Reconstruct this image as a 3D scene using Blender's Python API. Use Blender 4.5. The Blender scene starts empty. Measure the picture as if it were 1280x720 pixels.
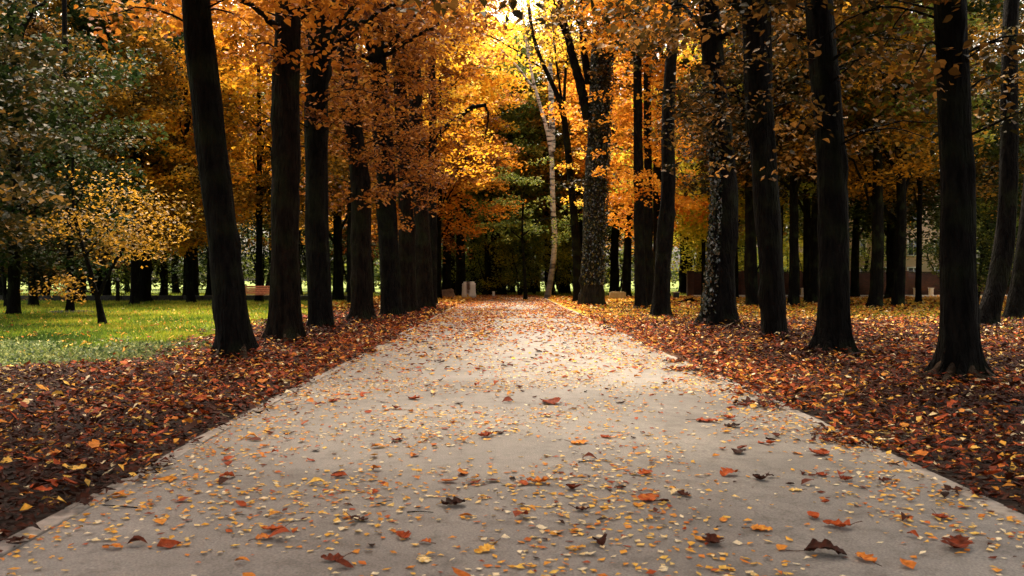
import bpy, bmesh, math
import numpy as np
from mathutils import Vector, noise as mnoise

R = math.radians
SC = bpy.context.scene
COL = SC.collection
rng = np.random.default_rng(7)

# ------------------------------------------------------------------ camera, world, sun, exposure
CAM_H, F, HOR, VX = 1.25, 1150.0, 350.0, 630.0      # eye height, focal length in photo pixels, horizon row, column of +Y
cam_d = bpy.data.cameras.new("camera"); cam = bpy.data.objects.new("camera", cam_d); COL.objects.link(cam)
cam_d.sensor_width = 36; cam_d.lens = 36 * F / 1280
cam_d.clip_start = 0.1; cam_d.clip_end = 1500
cam_d.dof.use_dof = True; cam_d.dof.focus_distance = 16.0; cam_d.dof.aperture_fstop = 5.6
cam.location = (0, 0, CAM_H)
cam.rotation_euler = (R(90) - math.atan((360 - HOR) / F), 0, -math.atan((640 - VX) / F))
SC.camera = cam

SUN_EL, SUN_AZ = 58.0, -12.0        # degrees; azimuth clockwise from +Y (ahead of the camera, a little to the left)
world = bpy.data.worlds.new("World"); SC.world = world; world.use_nodes = True
wn = world.node_tree.nodes; wl = world.node_tree.links
bg = wn["Background"]; bg.inputs[1].default_value = 0.15
sky = wn.new("ShaderNodeTexSky"); sky.sky_type = 'NISHITA'; sky.sun_disc = False
sky.sun_elevation = R(SUN_EL); sky.sun_rotation = R(SUN_AZ)
sky.air_density = 1.0; sky.dust_density = 8.0; sky.ozone_density = 0.3
tintn = wn.new("ShaderNodeMix"); tintn.data_type = 'RGBA'; tintn.blend_type = 'MULTIPLY'; tintn.inputs[0].default_value = 1.0   # overcast: grey cloud instead of blue
hsv = wn.new("ShaderNodeHueSaturation"); hsv.inputs["Saturation"].default_value = .45
wl.new(sky.outputs[0], hsv.inputs["Color"]); wl.new(hsv.outputs[0], tintn.inputs[6]); tintn.inputs[7].default_value = (1.0, .93, .82, 1)
wl.new(tintn.outputs[2], bg.inputs[0])
sd = bpy.data.lights.new("sun", 'SUN'); sun = bpy.data.objects.new("sun", sd); COL.objects.link(sun)
sd.energy = 2.6; sd.angle = R(20); sd.color = (1.0, 0.84, 0.62)
sun.rotation_euler = (R(90 - SUN_EL), 0, R(180 - SUN_AZ))
SC.view_settings.view_transform = 'Standard'; SC.view_settings.look = 'None'
SC.view_settings.gamma = 1.0; SC.view_settings.use_curve_mapping = False
SC.view_settings.exposure = 2.1
SC.render.film_transparent = False
try:
    SC.cycles.max_bounces = 6; SC.cycles.diffuse_bounces = 3; SC.cycles.transmission_bounces = 4
    SC.cycles.use_denoising = True; SC.cycles.use_adaptive_sampling = True
except Exception: pass

def X(px, d): return (px - VX) / F * d
def Z(py, d): return CAM_H + (HOR - py) / F * d
def D(py): return CAM_H * F / (py - HOR)

# ------------------------------------------------------------------ helpers
def link(o, parent=None):
    COL.objects.link(o)
    if parent is not None: o.parent = parent
    return o
def tag(o, label=None, cat=None, group=None, kind=None):
    if label: o['label'] = label
    if cat: o['category'] = cat
    if group: o['group'] = group
    if kind: o['kind'] = kind
    return o
def empty(name, loc, rz=0.0):
    o = bpy.data.objects.new(name, None); o.empty_display_size = .2
    o.location = loc; o.rotation_euler = (0, 0, rz)
    return link(o)
def npmesh(name, V, Fq, smooth=False, tint=None):
    """V (n,3) vertices, Fq (m,k) faces with k corners each, or a list of such arrays"""
    me = bpy.data.meshes.new(name)
    if not isinstance(Fq, list) or np.ndim(Fq[0]) == 1: Fq = [np.asarray(Fq)]
    Fq = [np.asarray(f, dtype=np.int32) for f in Fq if len(f)]
    me.vertices.add(len(V)); me.vertices.foreach_set("co", np.asarray(V, dtype=np.float32).ravel())
    loops = np.concatenate([f.ravel() for f in Fq])
    tot = np.concatenate([np.full(len(f), f.shape[1], dtype=np.int32) for f in Fq])
    start = np.concatenate([[0], np.cumsum(tot)[:-1]]).astype(np.int32)
    me.loops.add(len(loops)); me.loops.foreach_set("vertex_index", loops)
    me.polygons.add(len(tot)); me.polygons.foreach_set("loop_start", start); me.polygons.foreach_set("loop_total", tot)
    if smooth: me.polygons.foreach_set("use_smooth", np.ones(len(tot), dtype=bool))
    if tint is not None:
        a = me.attributes.new("tint", 'FLOAT', 'POINT'); a.data.foreach_set("value", np.asarray(tint, dtype=np.float32))
    me.update(calc_edges=True)
    return me
def mobj(name, me, m, parent=None):
    o = bpy.data.objects.new(name, me)
    if m is not None:
        if not me.materials: me.materials.append(m)
        else:
            o.material_slots[0].link = 'OBJECT'; o.material_slots[0].material = m
    return link(o, parent)
class MB:
    """collects boxes, tubes and rings into one mesh"""
    def __init__(s): s.V = []; s.F4 = []; s.n = 0
    def add(s, V, Fq):
        s.V.append(np.asarray(V, float)); s.F4.append(np.asarray(Fq, int) + s.n); s.n += len(V)
    def build(s, name, m, parent=None, smooth=False, bevel=0.0):
        groups = {}
        for f in s.F4: groups.setdefault(f.shape[1], []).append(f)
        me = npmesh(name, np.concatenate(s.V), [np.concatenate(g) for g in groups.values()], smooth)
        o = mobj(name, me, m, parent)
        if bevel:
            b = o.modifiers.new("bevel", 'BEVEL'); b.width = bevel; b.segments = 2; b.limit_method = 'ANGLE'
        return o
    def box(s, c, d, rot=None):
        c = np.array(c, float); h = np.array(d, float) / 2
        V = np.array([[x, y, z] for x in (-1, 1) for y in (-1, 1) for z in (-1, 1)]) * h
        if rot is not None: V = V @ rot.T
        s.add(V + c, [[0, 1, 3, 2], [4, 6, 7, 5], [0, 4, 5, 1], [2, 3, 7, 6], [0, 2, 6, 4], [1, 5, 7, 3]])
        return s
    def tube(s, P, rad, n=7, cap=True):
        P = np.array(P, float); rad = np.broadcast_to(np.asarray(rad, float), (len(P),))
        T = np.gradient(P, axis=0); T /= np.linalg.norm(T, axis=1)[:, None] + 1e-9
        up = np.array([0.31, 0.2, 0.93]) if abs(T[0][2]) < .9 else np.array([1.0, 0.1, 0])
        U = np.cross(T, up); U /= np.linalg.norm(U, axis=1)[:, None] + 1e-9
        W = np.cross(T, U); a = np.linspace(0, 2 * np.pi, n, endpoint=False)
        ring = P[:, None, :] + rad[:, None, None] * (np.cos(a)[None, :, None] * U[:, None, :] + np.sin(a)[None, :, None] * W[:, None, :])
        V = ring.reshape(-1, 3); k = len(P)
        i, j = np.meshgrid(np.arange(k - 1), np.arange(n), indexing='ij')
        q = np.stack([i * n + j, i * n + (j + 1) % n, (i + 1) * n + (j + 1) % n, (i + 1) * n + j], -1).reshape(-1, 4)
        s.add(V, q)
        return s
def rotz(a): return np.array([[math.cos(a), -math.sin(a), 0], [math.sin(a), math.cos(a), 0], [0, 0, 1]])
def rotx(a): return np.array([[1, 0, 0], [0, math.cos(a), -math.sin(a)], [0, math.sin(a), math.cos(a)]])
def roty(a): return np.array([[math.cos(a), 0, math.sin(a)], [0, 1, 0], [-math.sin(a), 0, math.cos(a)]])

# ------------------------------------------------------------------ materials
def newmat(name):
    m = bpy.data.materials.new(name); m.use_nodes = True
    nt = m.node_tree; nt.nodes.clear()
    return m, nt.nodes, nt.links
def ramp(N, stops, interp='LINEAR'):
    r = N.new("ShaderNodeValToRGB"); cr = r.color_ramp; cr.interpolation = interp
    while len(cr.elements) < len(stops): cr.elements.new(0.5)
    for e, (p, c) in zip(cr.elements, stops): e.position = p; e.color = (*c, 1)
    return r
def foliage(name, cols, trans=0.45, rough=0.55, spec=0.06, patch=0.35):
    """leaf material: every leaf (mesh island tint) takes its own colour; light passes through it"""
    m, N, L = newmat(name)
    at = N.new("ShaderNodeAttribute"); at.attribute_name = "tint"
    tc = N.new("ShaderNodeTexCoord"); nz = N.new("ShaderNodeTexNoise"); nz.inputs["Scale"].default_value = 0.55
    L.new(tc.outputs["Object"], nz.inputs["Vector"])
    ma = N.new("ShaderNodeMath"); ma.operation = 'MULTIPLY_ADD'; ma.inputs[1].default_value = patch * 2; 
    L.new(nz.outputs["Fac"], ma.inputs[0]); 
    mb = N.new("ShaderNodeMath"); mb.operation = 'MULTIPLY'; mb.inputs[1].default_value = 1.0
    L.new(at.outputs["Fac"], mb.inputs[0])
    sb = N.new("ShaderNodeMath"); sb.operation = 'SUBTRACT'; sb.inputs[1].default_value = patch
    L.new(mb.outputs[0], sb.inputs[0]); L.new(sb.outputs[0], ma.inputs[2])
    n = len(cols); rp = ramp(N, [(i / max(1, n - 1), c) for i, c in enumerate(cols)])
    L.new(ma.outputs[0], rp.inputs[0])
    pb = N.new("ShaderNodeBsdfPrincipled"); pb.inputs["Roughness"].default_value = rough
    pb.inputs["Specular IOR Level"].default_value = spec
    tr = N.new("ShaderNodeBsdfTranslucent"); mx = N.new("ShaderNodeMixShader"); mx.inputs[0].default_value = trans
    L.new(rp.outputs[0], pb.inputs["Base Color"]); L.new(rp.outputs[0], tr.inputs["Color"])
    L.new(pb.outputs[0], mx.inputs[1]); L.new(tr.outputs[0], mx.inputs[2])
    o = N.new("ShaderNodeOutputMaterial"); L.new(mx.outputs[0], o.inputs[0])
    return m
def bark(name, dark, light, moss=(0.03, 0.04, 0.015), mossy=0.3, scale=1.0, bump=0.8, spec=0.035):
    m, N, L = newmat(name)
    tc = N.new("ShaderNodeTexCoord"); mp = N.new("ShaderNodeMapping"); mp.inputs["Scale"].default_value = (scale, scale, scale * 0.22)
    L.new(tc.outputs["Object"], mp.inputs[0])
    n1 = N.new("ShaderNodeTexNoise"); n1.inputs["Scale"].default_value = 11; n1.inputs["Detail"].default_value = 8; n1.inputs["Roughness"].default_value = .65
    v1 = N.new("ShaderNodeTexVoronoi"); v1.inputs["Scale"].default_value = 15; v1.feature = 'DISTANCE_TO_EDGE'
    wn_ = N.new("ShaderNodeVectorMath"); wn_.operation = 'ADD'; sc_ = N.new("ShaderNodeVectorMath"); sc_.operation = 'SCALE'; sc_.inputs[3].default_value = 0.09
    L.new(mp.outputs[0], n1.inputs["Vector"]); L.new(n1.outputs["Color"], sc_.inputs[0]); L.new(sc_.outputs[0], wn_.inputs[1]); L.new(mp.outputs[0], wn_.inputs[0])
    L.new(wn_.outputs[0], v1.inputs["Vector"])
    n2 = N.new("ShaderNodeTexNoise"); n2.inputs["Scale"].default_value = 1.7; n2.inputs["Detail"].default_value = 4; L.new(tc.outputs["Object"], n2.inputs["Vector"])
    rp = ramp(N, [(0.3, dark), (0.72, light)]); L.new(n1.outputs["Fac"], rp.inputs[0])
    mr = ramp(N, [(0.5, (0, 0, 0)), (0.68, (mossy,) * 3)]); L.new(n2.outputs["Fac"], mr.inputs[0])
    mx = N.new("ShaderNodeMix"); mx.data_type = 'RGBA'; L.new(mr.outputs[0], mx.inputs[0]); L.new(rp.outputs[0], mx.inputs[6]); mx.inputs[7].default_value = (*moss, 1)
    ad = N.new("ShaderNodeMath"); ad.operation = 'MULTIPLY_ADD'; ad.inputs[1].default_value = 2.2; L.new(v1.outputs["Distance"], ad.inputs[0]); L.new(n1.outputs["Fac"], ad.inputs[2])
    bp = N.new("ShaderNodeBump"); bp.inputs["Strength"].default_value = bump; bp.inputs["Distance"].default_value = 0.06; L.new(ad.outputs[0], bp.inputs["Height"])
    pb = N.new("ShaderNodeBsdfPrincipled"); pb.inputs["Roughness"].default_value = .8; pb.inputs["Specular IOR Level"].default_value = spec
    L.new(mx.outputs[2], pb.inputs["Base Color"]); L.new(bp.outputs[0], pb.inputs["Normal"])
    o = N.new("ShaderNodeOutputMaterial"); L.new(pb.outputs[0], o.inputs[0])
    return m
def plain(name, c1, c2, scale=6.0, rough=0.8, bump=0.3, detail=6, dist=0.01, spec=0.3):
    m, N, L = newmat(name)
    tc = N.new("ShaderNodeTexCoord"); n1 = N.new("ShaderNodeTexNoise"); n1.inputs["Scale"].default_value = scale; n1.inputs["Detail"].default_value = detail
    n1.inputs["Roughness"].default_value = .65
    L.new(tc.outputs["Object"], n1.inputs["Vector"])
    rp = ramp(N, [(0.32, c1), (0.68, c2)]); L.new(n1.outputs["Fac"], rp.inputs[0])
    bp = N.new("ShaderNodeBump"); bp.inputs["Strength"].default_value = bump; bp.inputs["Distance"].default_value = dist; L.new(n1.outputs["Fac"], bp.inputs["Height"])
    pb = N.new("ShaderNodeBsdfPrincipled"); pb.inputs["Roughness"].default_value = rough; pb.inputs["Specular IOR Level"].default_value = spec
    L.new(rp.outputs[0], pb.inputs["Base Color"]); L.new(bp.outputs[0], pb.inputs["Normal"])
    o = N.new("ShaderNodeOutputMaterial"); L.new(pb.outputs[0], o.inputs[0])
    return m

M = {}
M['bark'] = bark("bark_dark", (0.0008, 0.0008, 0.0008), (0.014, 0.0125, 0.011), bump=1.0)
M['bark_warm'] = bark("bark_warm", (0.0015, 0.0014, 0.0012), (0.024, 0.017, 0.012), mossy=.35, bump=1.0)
M['bark_grey'] = bark("bark_grey", (0.005, 0.005, 0.004), (0.035, 0.030, 0.022), mossy=.5)
M['root'] = bark("bare_root", (0.015, 0.011, 0.008), (0.09, 0.06, 0.04), mossy=.2)
M['bark_far'] = bark("bark_far", (0.0015, 0.0015, 0.0015), (0.010, 0.009, 0.007), mossy=.5)
M['yellow'] = foliage("yellow_leaves", [(0.58, 0.27, 0.015), (0.72, 0.40, 0.025), (0.78, 0.52, 0.05), (0.80, 0.64, 0.16)], trans=.52)
M['gold'] = foliage("gold_leaves", [(0.44, 0.16, 0.012), (0.68, 0.30, 0.02), (0.80, 0.45, 0.03), (0.76, 0.54, 0.06)], trans=.55)
M['orange'] = foliage("orange_leaves", [(0.30, 0.10, 0.012), (0.55, 0.20, 0.015), (0.72, 0.32, 0.03), (0.78, 0.44, 0.05)], trans=.5)
M['amber'] = foliage("amber_leaves", [(0.10, 0.03, 0.008), (0.28, 0.09, 0.012), (0.50, 0.18, 0.02), (0.62, 0.28, 0.04)], trans=.4)
M['rust'] = foliage("rust_leaves", [(0.05, 0.018, 0.01), (0.15, 0.05, 0.012), (0.36, 0.13, 0.02), (0.56, 0.27, 0.05)], trans=.33)
M['brown'] = foliage("brown_leaves", [(0.010, 0.010, 0.004), (0.035, 0.028, 0.008), (0.11, 0.055, 0.013), (0.40, 0.19, 0.04)], trans=.3)
M['olive'] = foliage("olive_leaves", [(0.006, 0.009, 0.004), (0.018, 0.020, 0.007), (0.05, 0.035, 0.012), (0.24, 0.12, 0.025)], trans=.3, spec=.04)
M['lime'] = foliage("lime_leaves", [(0.14, 0.17, 0.012), (0.30, 0.30, 0.02), (0.50, 0.42, 0.03), (0.70, 0.50, 0.05)], trans=.55)
M['green'] = foliage("green_leaves", [(0.03, 0.05, 0.010), (0.08, 0.11, 0.018), (0.17, 0.19, 0.03), (0.34, 0.32, 0.06)], trans=.4)
M['darkgreen'] = foliage("dark_green_leaves", [(0.006, 0.014, 0.005), (0.014, 0.028, 0.008), (0.03, 0.045, 0.012), (0.07, 0.08, 0.02)], trans=.3, spec=.03)
M['ochre'] = foliage("ochre_leaves", [(0.04, 0.03, 0.008), (0.15, 0.085, 0.012), (0.36, 0.18, 0.018), (0.55, 0.29, 0.035)], trans=.4)
M['ivy'] = foliage("ivy_leaves", [(0.01, 0.016, 0.008), (0.02, 0.03, 0.015), (0.04, 0.05, 0.03), (0.10, 0.10, 0.07)], trans=.1, rough=.22, spec=.9)

# ------------------------------------------------------------------ leaves
def unit(v): return v / (np.linalg.norm(v, axis=-1, keepdims=True) + 1e-9)
def tree_leaves(C, S, rg, droop=0.35, flat=0.7, tint=None, fine=False):
    """C centres (n,3), S sizes (n,): folded leaf of two triangles each, hanging a little"""
    n = len(C); a = rg.uniform(0, 2 * np.pi, n)
    T = np.stack([np.cos(a), np.sin(a), -droop + rg.normal(0, .35, n)], -1); T = unit(T)
    Nn = np.stack([rg.normal(0, 1 - flat + .15, n), rg.normal(0, 1 - flat + .15, n), np.ones(n)], -1); Nn = unit(Nn)
    B = unit(np.cross(Nn, T)); Nn = np.cross(T, B)
    S = S[:, None]; w = rg.uniform(.30, .46, n)[:, None]; f = rg.uniform(.0, .28, n)[:, None]
    m = C + T * S * rg.uniform(-.1, .1, n)[:, None]
    if fine:      # pointed oval leaf folded along its midrib
        b0, tp = C - T * S * .5, C + T * S * .58 - Nn * S * .10
        q = lambda u, k, sg: C + T * S * u + sg * B * S * w * k + Nn * S * f * k
        V = np.stack([b0, q(-.28, .8, 1), q(.08, .95, 1), tp, q(.08, .95, -1), q(-.28, .8, -1)], 1).reshape(-1, 3)
        i = np.arange(n)[:, None] * 6
        Fq = np.concatenate([i + np.array([[0, 1, 2, 3]]), i + np.array([[0, 3, 4, 5]])])
        return V, Fq, np.repeat(rg.uniform(0, 1, n) if tint is None else tint, 6)
    V = np.stack([C - T * S * .55, m + B * S * w + Nn * S * f, C + T * S * .55 - Nn * S * .08, m - B * S * w + Nn * S * f], 1).reshape(-1, 3)
    i = np.arange(n)[:, None] * 4
    Fq = np.concatenate([i + np.array([[0, 1, 2]]), i + np.array([[0, 2, 3]])])
    t = rg.uniform(0, 1, n) if tint is None else tint
    return V, Fq, np.repeat(t, 4)
def sprays(centres, radii, count, size, rg, thick=0.22, sizevar=.35, fine=False):
    """flat horizontal sprays of leaves round each centre"""
    cs = []; ss = []; ts = []
    for c, r in zip(centres, radii):
        k = max(6, int(count * (r ** 2)))
        a = rg.uniform(0, 2 * np.pi, k); q = np.sqrt(rg.uniform(0, 1, k)) * r
        ex = rg.uniform(.6, 1.25)
        el = rg.uniform(0, np.pi)
        x = np.cos(a) * q * ex; y = np.sin(a) * q / ex
        x, y = x * math.cos(el) - y * math.sin(el), x * math.sin(el) + y * math.cos(el)
        z = rg.normal(0, thick * .5, k) - 0.30 * (q / r) ** 2 * r * .8 + rg.normal(0, .10, 1) * x + rg.normal(0, .15, 1) * y
        cs.append(np.stack([x, y, z], -1) + c); ss.append(size * rg.uniform(1 - sizevar, 1 + sizevar, k))
        ts.append(np.clip(rg.normal(rg.uniform(.3, .72), .2, k), 0, 1))
    return tree_leaves(np.concatenate(cs), np.concatenate(ss), rg, tint=np.concatenate(ts), fine=fine)
def crown_centres(rg, n, w, z0, z1, top=0.35, hollow=.35):
    """spray centres in a crown volume: wide low down, rounded on top, hollow near the middle"""
    out = []
    ph = rg.uniform(0, 6.28, 4)
    while len(out) < n:
        t = rg.uniform(0, 1); a = rg.uniform(0, 2 * np.pi)
        prof = (math.sin(math.pi * min(1, (t * .82 + .2)) ** .9)) ** .6
        lump = 1 + .28 * math.sin(2 * a + ph[0] + 3 * t) + .2 * math.sin(3 * a + ph[1] - 5 * t)
        rr = w * prof * lump * math.sqrt(rg.uniform(hollow ** 2, 1))
        p = np.array([math.cos(a) * rr, math.sin(a) * rr, z0 + (z1 - z0) * t + rg.normal(0, .3)])
        if mnoise.noise(Vector((p[0] * .3 + ph[2] * 9, p[1] * .3, p[2] * .35))) < -0.12: continue
        out.append(p)
    return np.array(out)

# ------------------------------------------------------------------ trunks
def trunk_mesh(mb, axis, rad, rg, flare=.5, lobes=5, nseg=34, rough=.08, zstep=.14, flare_h=.38, toes=1.0):
    """axis: [(x,y,z)...] from the ground up, rad the radius at each; root flare with lobed buttresses"""
    axis = np.array(axis, float); rad = np.array(rad, float)
    z0 = axis[0, 2]; H = axis[-1, 2]
    zs = [-.25, -.12, -.04, .03, .1, .18, .27, .38, .5, .65, .82, 1.0]
    z = 1.0
    while z < H: z += zstep * 1.6 if z < 6 else .8; zs.append(min(z, H))
    zs = np.array(sorted(set(zs)))
    tt = np.clip(zs, axis[0, 2], None)
    # smooth interpolation of the axis
    cx = np.interp(tt, axis[:, 2], axis[:, 0]); cy = np.interp(tt, axis[:, 2], axis[:, 1]); rr = np.interp(tt, axis[:, 2], rad)
    k = np.array([.25, .5, .25])
    for _ in range(4):
        for arr in (cx, cy):
            p = np.pad(arr, 1, mode='edge'); p[0] = 2 * arr[0] - arr[1]; p[-1] = 2 * arr[-1] - arr[-2]
            arr[:] = np.convolve(p, k, mode='valid')
    a = np.linspace(0, 2 * np.pi, nseg, endpoint=False)
    ph = rg.uniform(0, 6.28, 6); la = (np.arange(lobes) + rg.uniform(-.25, .25, lobes)) * 2 * np.pi / lobes + ph[0]; ls = rg.uniform(.5, 1.2, lobes)
    lob = np.zeros(nseg)
    for q, s in zip(la, ls):
        dd = (a - q + np.pi) % (2 * np.pi) - np.pi
        lob += s * np.exp(-(dd / .2) ** 2)
    V = []
    off = rg.uniform(0, 50); knots = [(rg.uniform(.5, 6.5), rg.uniform(0, 6.28), rg.uniform(.10, .26), rg.uniform(.10, .22)) for _ in range(9)]
    for i, zz in enumerate(zs):
        e = math.exp(-max(zz, 0) / flare_h); e2 = math.exp(-max(zz, 0) / (flare_h * .38))
        m = 1 + flare * (.42 * e + .62 * e * lob) + toes * flare * 1.5 * e2 * lob
        m = m + .06 * np.sin(lobes * a * .5 + ph[1] + zz * .25) * 0 + .045 * np.cos(2 * a + ph[2] + .4 * zz) + .035 * np.cos(3 * a + ph[3] - .7 * zz)
        nz = np.array([mnoise.noise(Vector((math.cos(q) * 1.7 + off, math.sin(q) * 1.7, zz * .9))) for q in a])
        fz = np.array([mnoise.noise(Vector((math.cos(q) * 5 + off, math.sin(q) * 5, zz * 2.2 + 7))) for q in a])
        for (kz, ka, kh, kw) in knots:
            dd = (a - ka + np.pi) % (2 * np.pi) - np.pi; m = m + kh * np.exp(-(dd / .38) ** 2 - ((zz - kz) / kw) ** 2)
        r_ = rr[i] * (m + rough * 1.8 * nz + rough * .55 * fz)
        V.append(np.stack([cx[i] + r_ * np.cos(a), cy[i] + r_ * np.sin(a), np.full(nseg, zz)], -1))
    V = np.concatenate(V); kk = len(zs)
    i, j = np.meshgrid(np.arange(kk - 1), np.arange(nseg), indexing='ij')
    q = np.stack([i * nseg + j, i * nseg + (j + 1) % nseg, (i + 1) * nseg + (j + 1) % nseg, (i + 1) * nseg + j], -1).reshape(-1, 4)
    mb.add(V, q)
def bez(P, n=12):
    P = np.array(P, float); t = np.linspace(0, len(P) - 1, n * (len(P) - 1) + 1)
    out = np.stack([np.interp(t, np.arange(len(P)), P[:, c]) for c in range(3)], -1)
    k = np.array([.25, .5, .25])
    for _ in range(n):
        p = np.pad(out, ((1, 1), (0, 0)), mode='edge'); p[0] = 2 * out[0] - out[1]; p[-1] = 2 * out[-1] - out[-2]
        out = p[:-2] * .25 + p[1:-1] * .5 + p[2:] * .25
    return out
def limb(mb, P, r0, r1, rg, n=7, wob=.04, steps=9):
    C = bez(P, steps)
    C[1:] += rg.normal(0, wob, (len(C) - 1, 3)) * np.linspace(.3, 1, len(C) - 1)[:, None]
    mb.tube(C, np.linspace(r0, r1, len(C)), n=n)
    return C

TREES = []
def row_tree(name, d, pts, wid, label, cat="tree", bark_m='bark', flare=.5, lobes=5, H=13, leaf='rust', upper=(5.5, 13.5, 3.6, 70), low=None, twigs=0,
             leafsize=.12, group=None, rg=None, lobe_h=.38, shift=(0, 0), toes=1.0, nlow=150, side_in=1.0, cshift=(0, 0), roots=0, root_dir=-1.57):
    """near tree: pts = [(px,py)...] along the middle of the trunk in the photo (all at the tree's real distance d)"""
    rg = rg or np.random.default_rng(int(d * 100) + 3)
    x0 = X(pts[0][0], d)
    ax = [(X(px, d) - x0, 0, max(0, Z(py, d))) for px, py in pts]
    ax[0] = (0, 0, 0)
    zt = ax[-1][2]; slope = (ax[-1][0] - ax[-2][0]) / max(.1, (zt - ax[-2][2]))
    rad = [.85 * (wid[0] / 2 + (wid[1] - wid[0]) / 2 * min(1, a[2] / zt)) for a in ax]
    y = 0
    z = zt
    while z < H:
        z += 1.5; ax.append((ax[-1][0] + slope * .5 * 1.5 + rg.normal(0, .08), rg.normal(0, .1), z)); rad.append(max(.08, rad[-1] * (.80 if z > 7 else .94)))
    root = empty(name, (x0, d, 0))
    tag(root, label, cat, group)
    mb = MB()
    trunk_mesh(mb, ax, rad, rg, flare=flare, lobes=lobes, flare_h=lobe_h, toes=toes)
    axa = np.array(ax)
    cen = []; cr = []
    # upper limbs and crown (mostly above the picture; they shade the ground)
    z0, z1, w, n = upper
    C = crown_centres(rg, n, w, z0, z1)
    for q in C:
        tx = np.interp(q[2], axa[:, 2], axa[:, 0]); q[0] += tx
    toward = -np.sign(x0); C[:, 0] += cshift[0]; C[:, 1] += cshift[1]
    C[:, 0] = np.where(C[:, 0] * toward > 0, C[:, 0] * side_in, C[:, 0])
    for k in range(9):
        q = C[rg.integers(len(C))]; zs_ = max(z0 - .5, q[2] - rg.uniform(1.5, 3)); 
        tx = np.interp(zs_, axa[:, 2], axa[:, 0]); r_ = np.interp(zs_, axa[:, 2], rad)
        limb(mb, [(tx, 0, zs_), (tx + (q[0] - tx) * .5, q[1] * .5, zs_ + (q[2] - zs_) * .6), q], r_ * .33, .03, rg, wob=.05)
    Vs = [sprays(C, rg.uniform(.7, 1.3, len(C)), 75, .15, rg, fine=True)]
    # low leafy sprays on thin branches
    if low:
        zl0, zl1, rl, nl = low
        LC = []
        for k in range(nl):
            zz = rg.uniform(zl0, zl1); a = rg.uniform(0, 2 * np.pi); q = rl * (.25 + .75 * math.sqrt(rg.uniform(0, 1)))
            tx = np.interp(zz, axa[:, 2], axa[:, 0]); r_ = np.interp(zz, axa[:, 2], rad)
            end = np.array([tx + math.cos(a) * (q + r_), math.sin(a) * (q + r_) - .1, zz + rg.uniform(-.5, .35)])
            limb(mb, [(tx, 0, zz - .15), ((tx + end[0]) / 2, end[1] / 2, zz + .2), end], .022, .006, rg, n=4, wob=.015, steps=4)
            LC.append(end)
            LC.append((end + np.array([tx, 0, zz])) / 2 + np.array([0, 0, .08]))
        LC = np.array(LC)
        Vs.append(sprays(LC, rg.uniform(.28, .62, len(LC)), nlow, leafsize, rg, thick=.2, fine=True))
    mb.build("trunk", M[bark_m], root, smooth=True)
    for k in range(roots):
        a = root_dir + (k - (roots - 1) / 2) * rg.uniform(.7, 1.0) + rg.normal(0, .15); L_ = rg.uniform(.45, .95) * (wid[0] / .55); r0 = wid[0] * .5
        ca, sa = math.cos(a), math.sin(a); b_ = rg.normal(0, .18); rm = MB()
        P = [(ca * r0 * .7, sa * r0 * .7, .22), (ca * r0 * 1.25, sa * r0 * 1.25, .07), (ca * (r0 + L_ * .5) - sa * b_, sa * (r0 + L_ * .5) + ca * b_, .035), (ca * (r0 + L_) - sa * b_ * 2, sa * (r0 + L_) + ca * b_ * 2, -.03)]
        limb(rm, P, .075, .03, rg, n=8, wob=.008, steps=5); rm.build("root", M['root'], root, smooth=True)
    V = []; Fq = []; T = []; n0 = 0
    for v, f, t in Vs: V.append(v); Fq.append(f + n0); T.append(t); n0 += len(v)
    me = npmesh("crown", np.concatenate(V), np.concatenate(Fq), tint=np.concatenate(T))
    mobj("crown", me, M[leaf], root)
    TREES.append(root)
    return root, ax, rad

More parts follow.
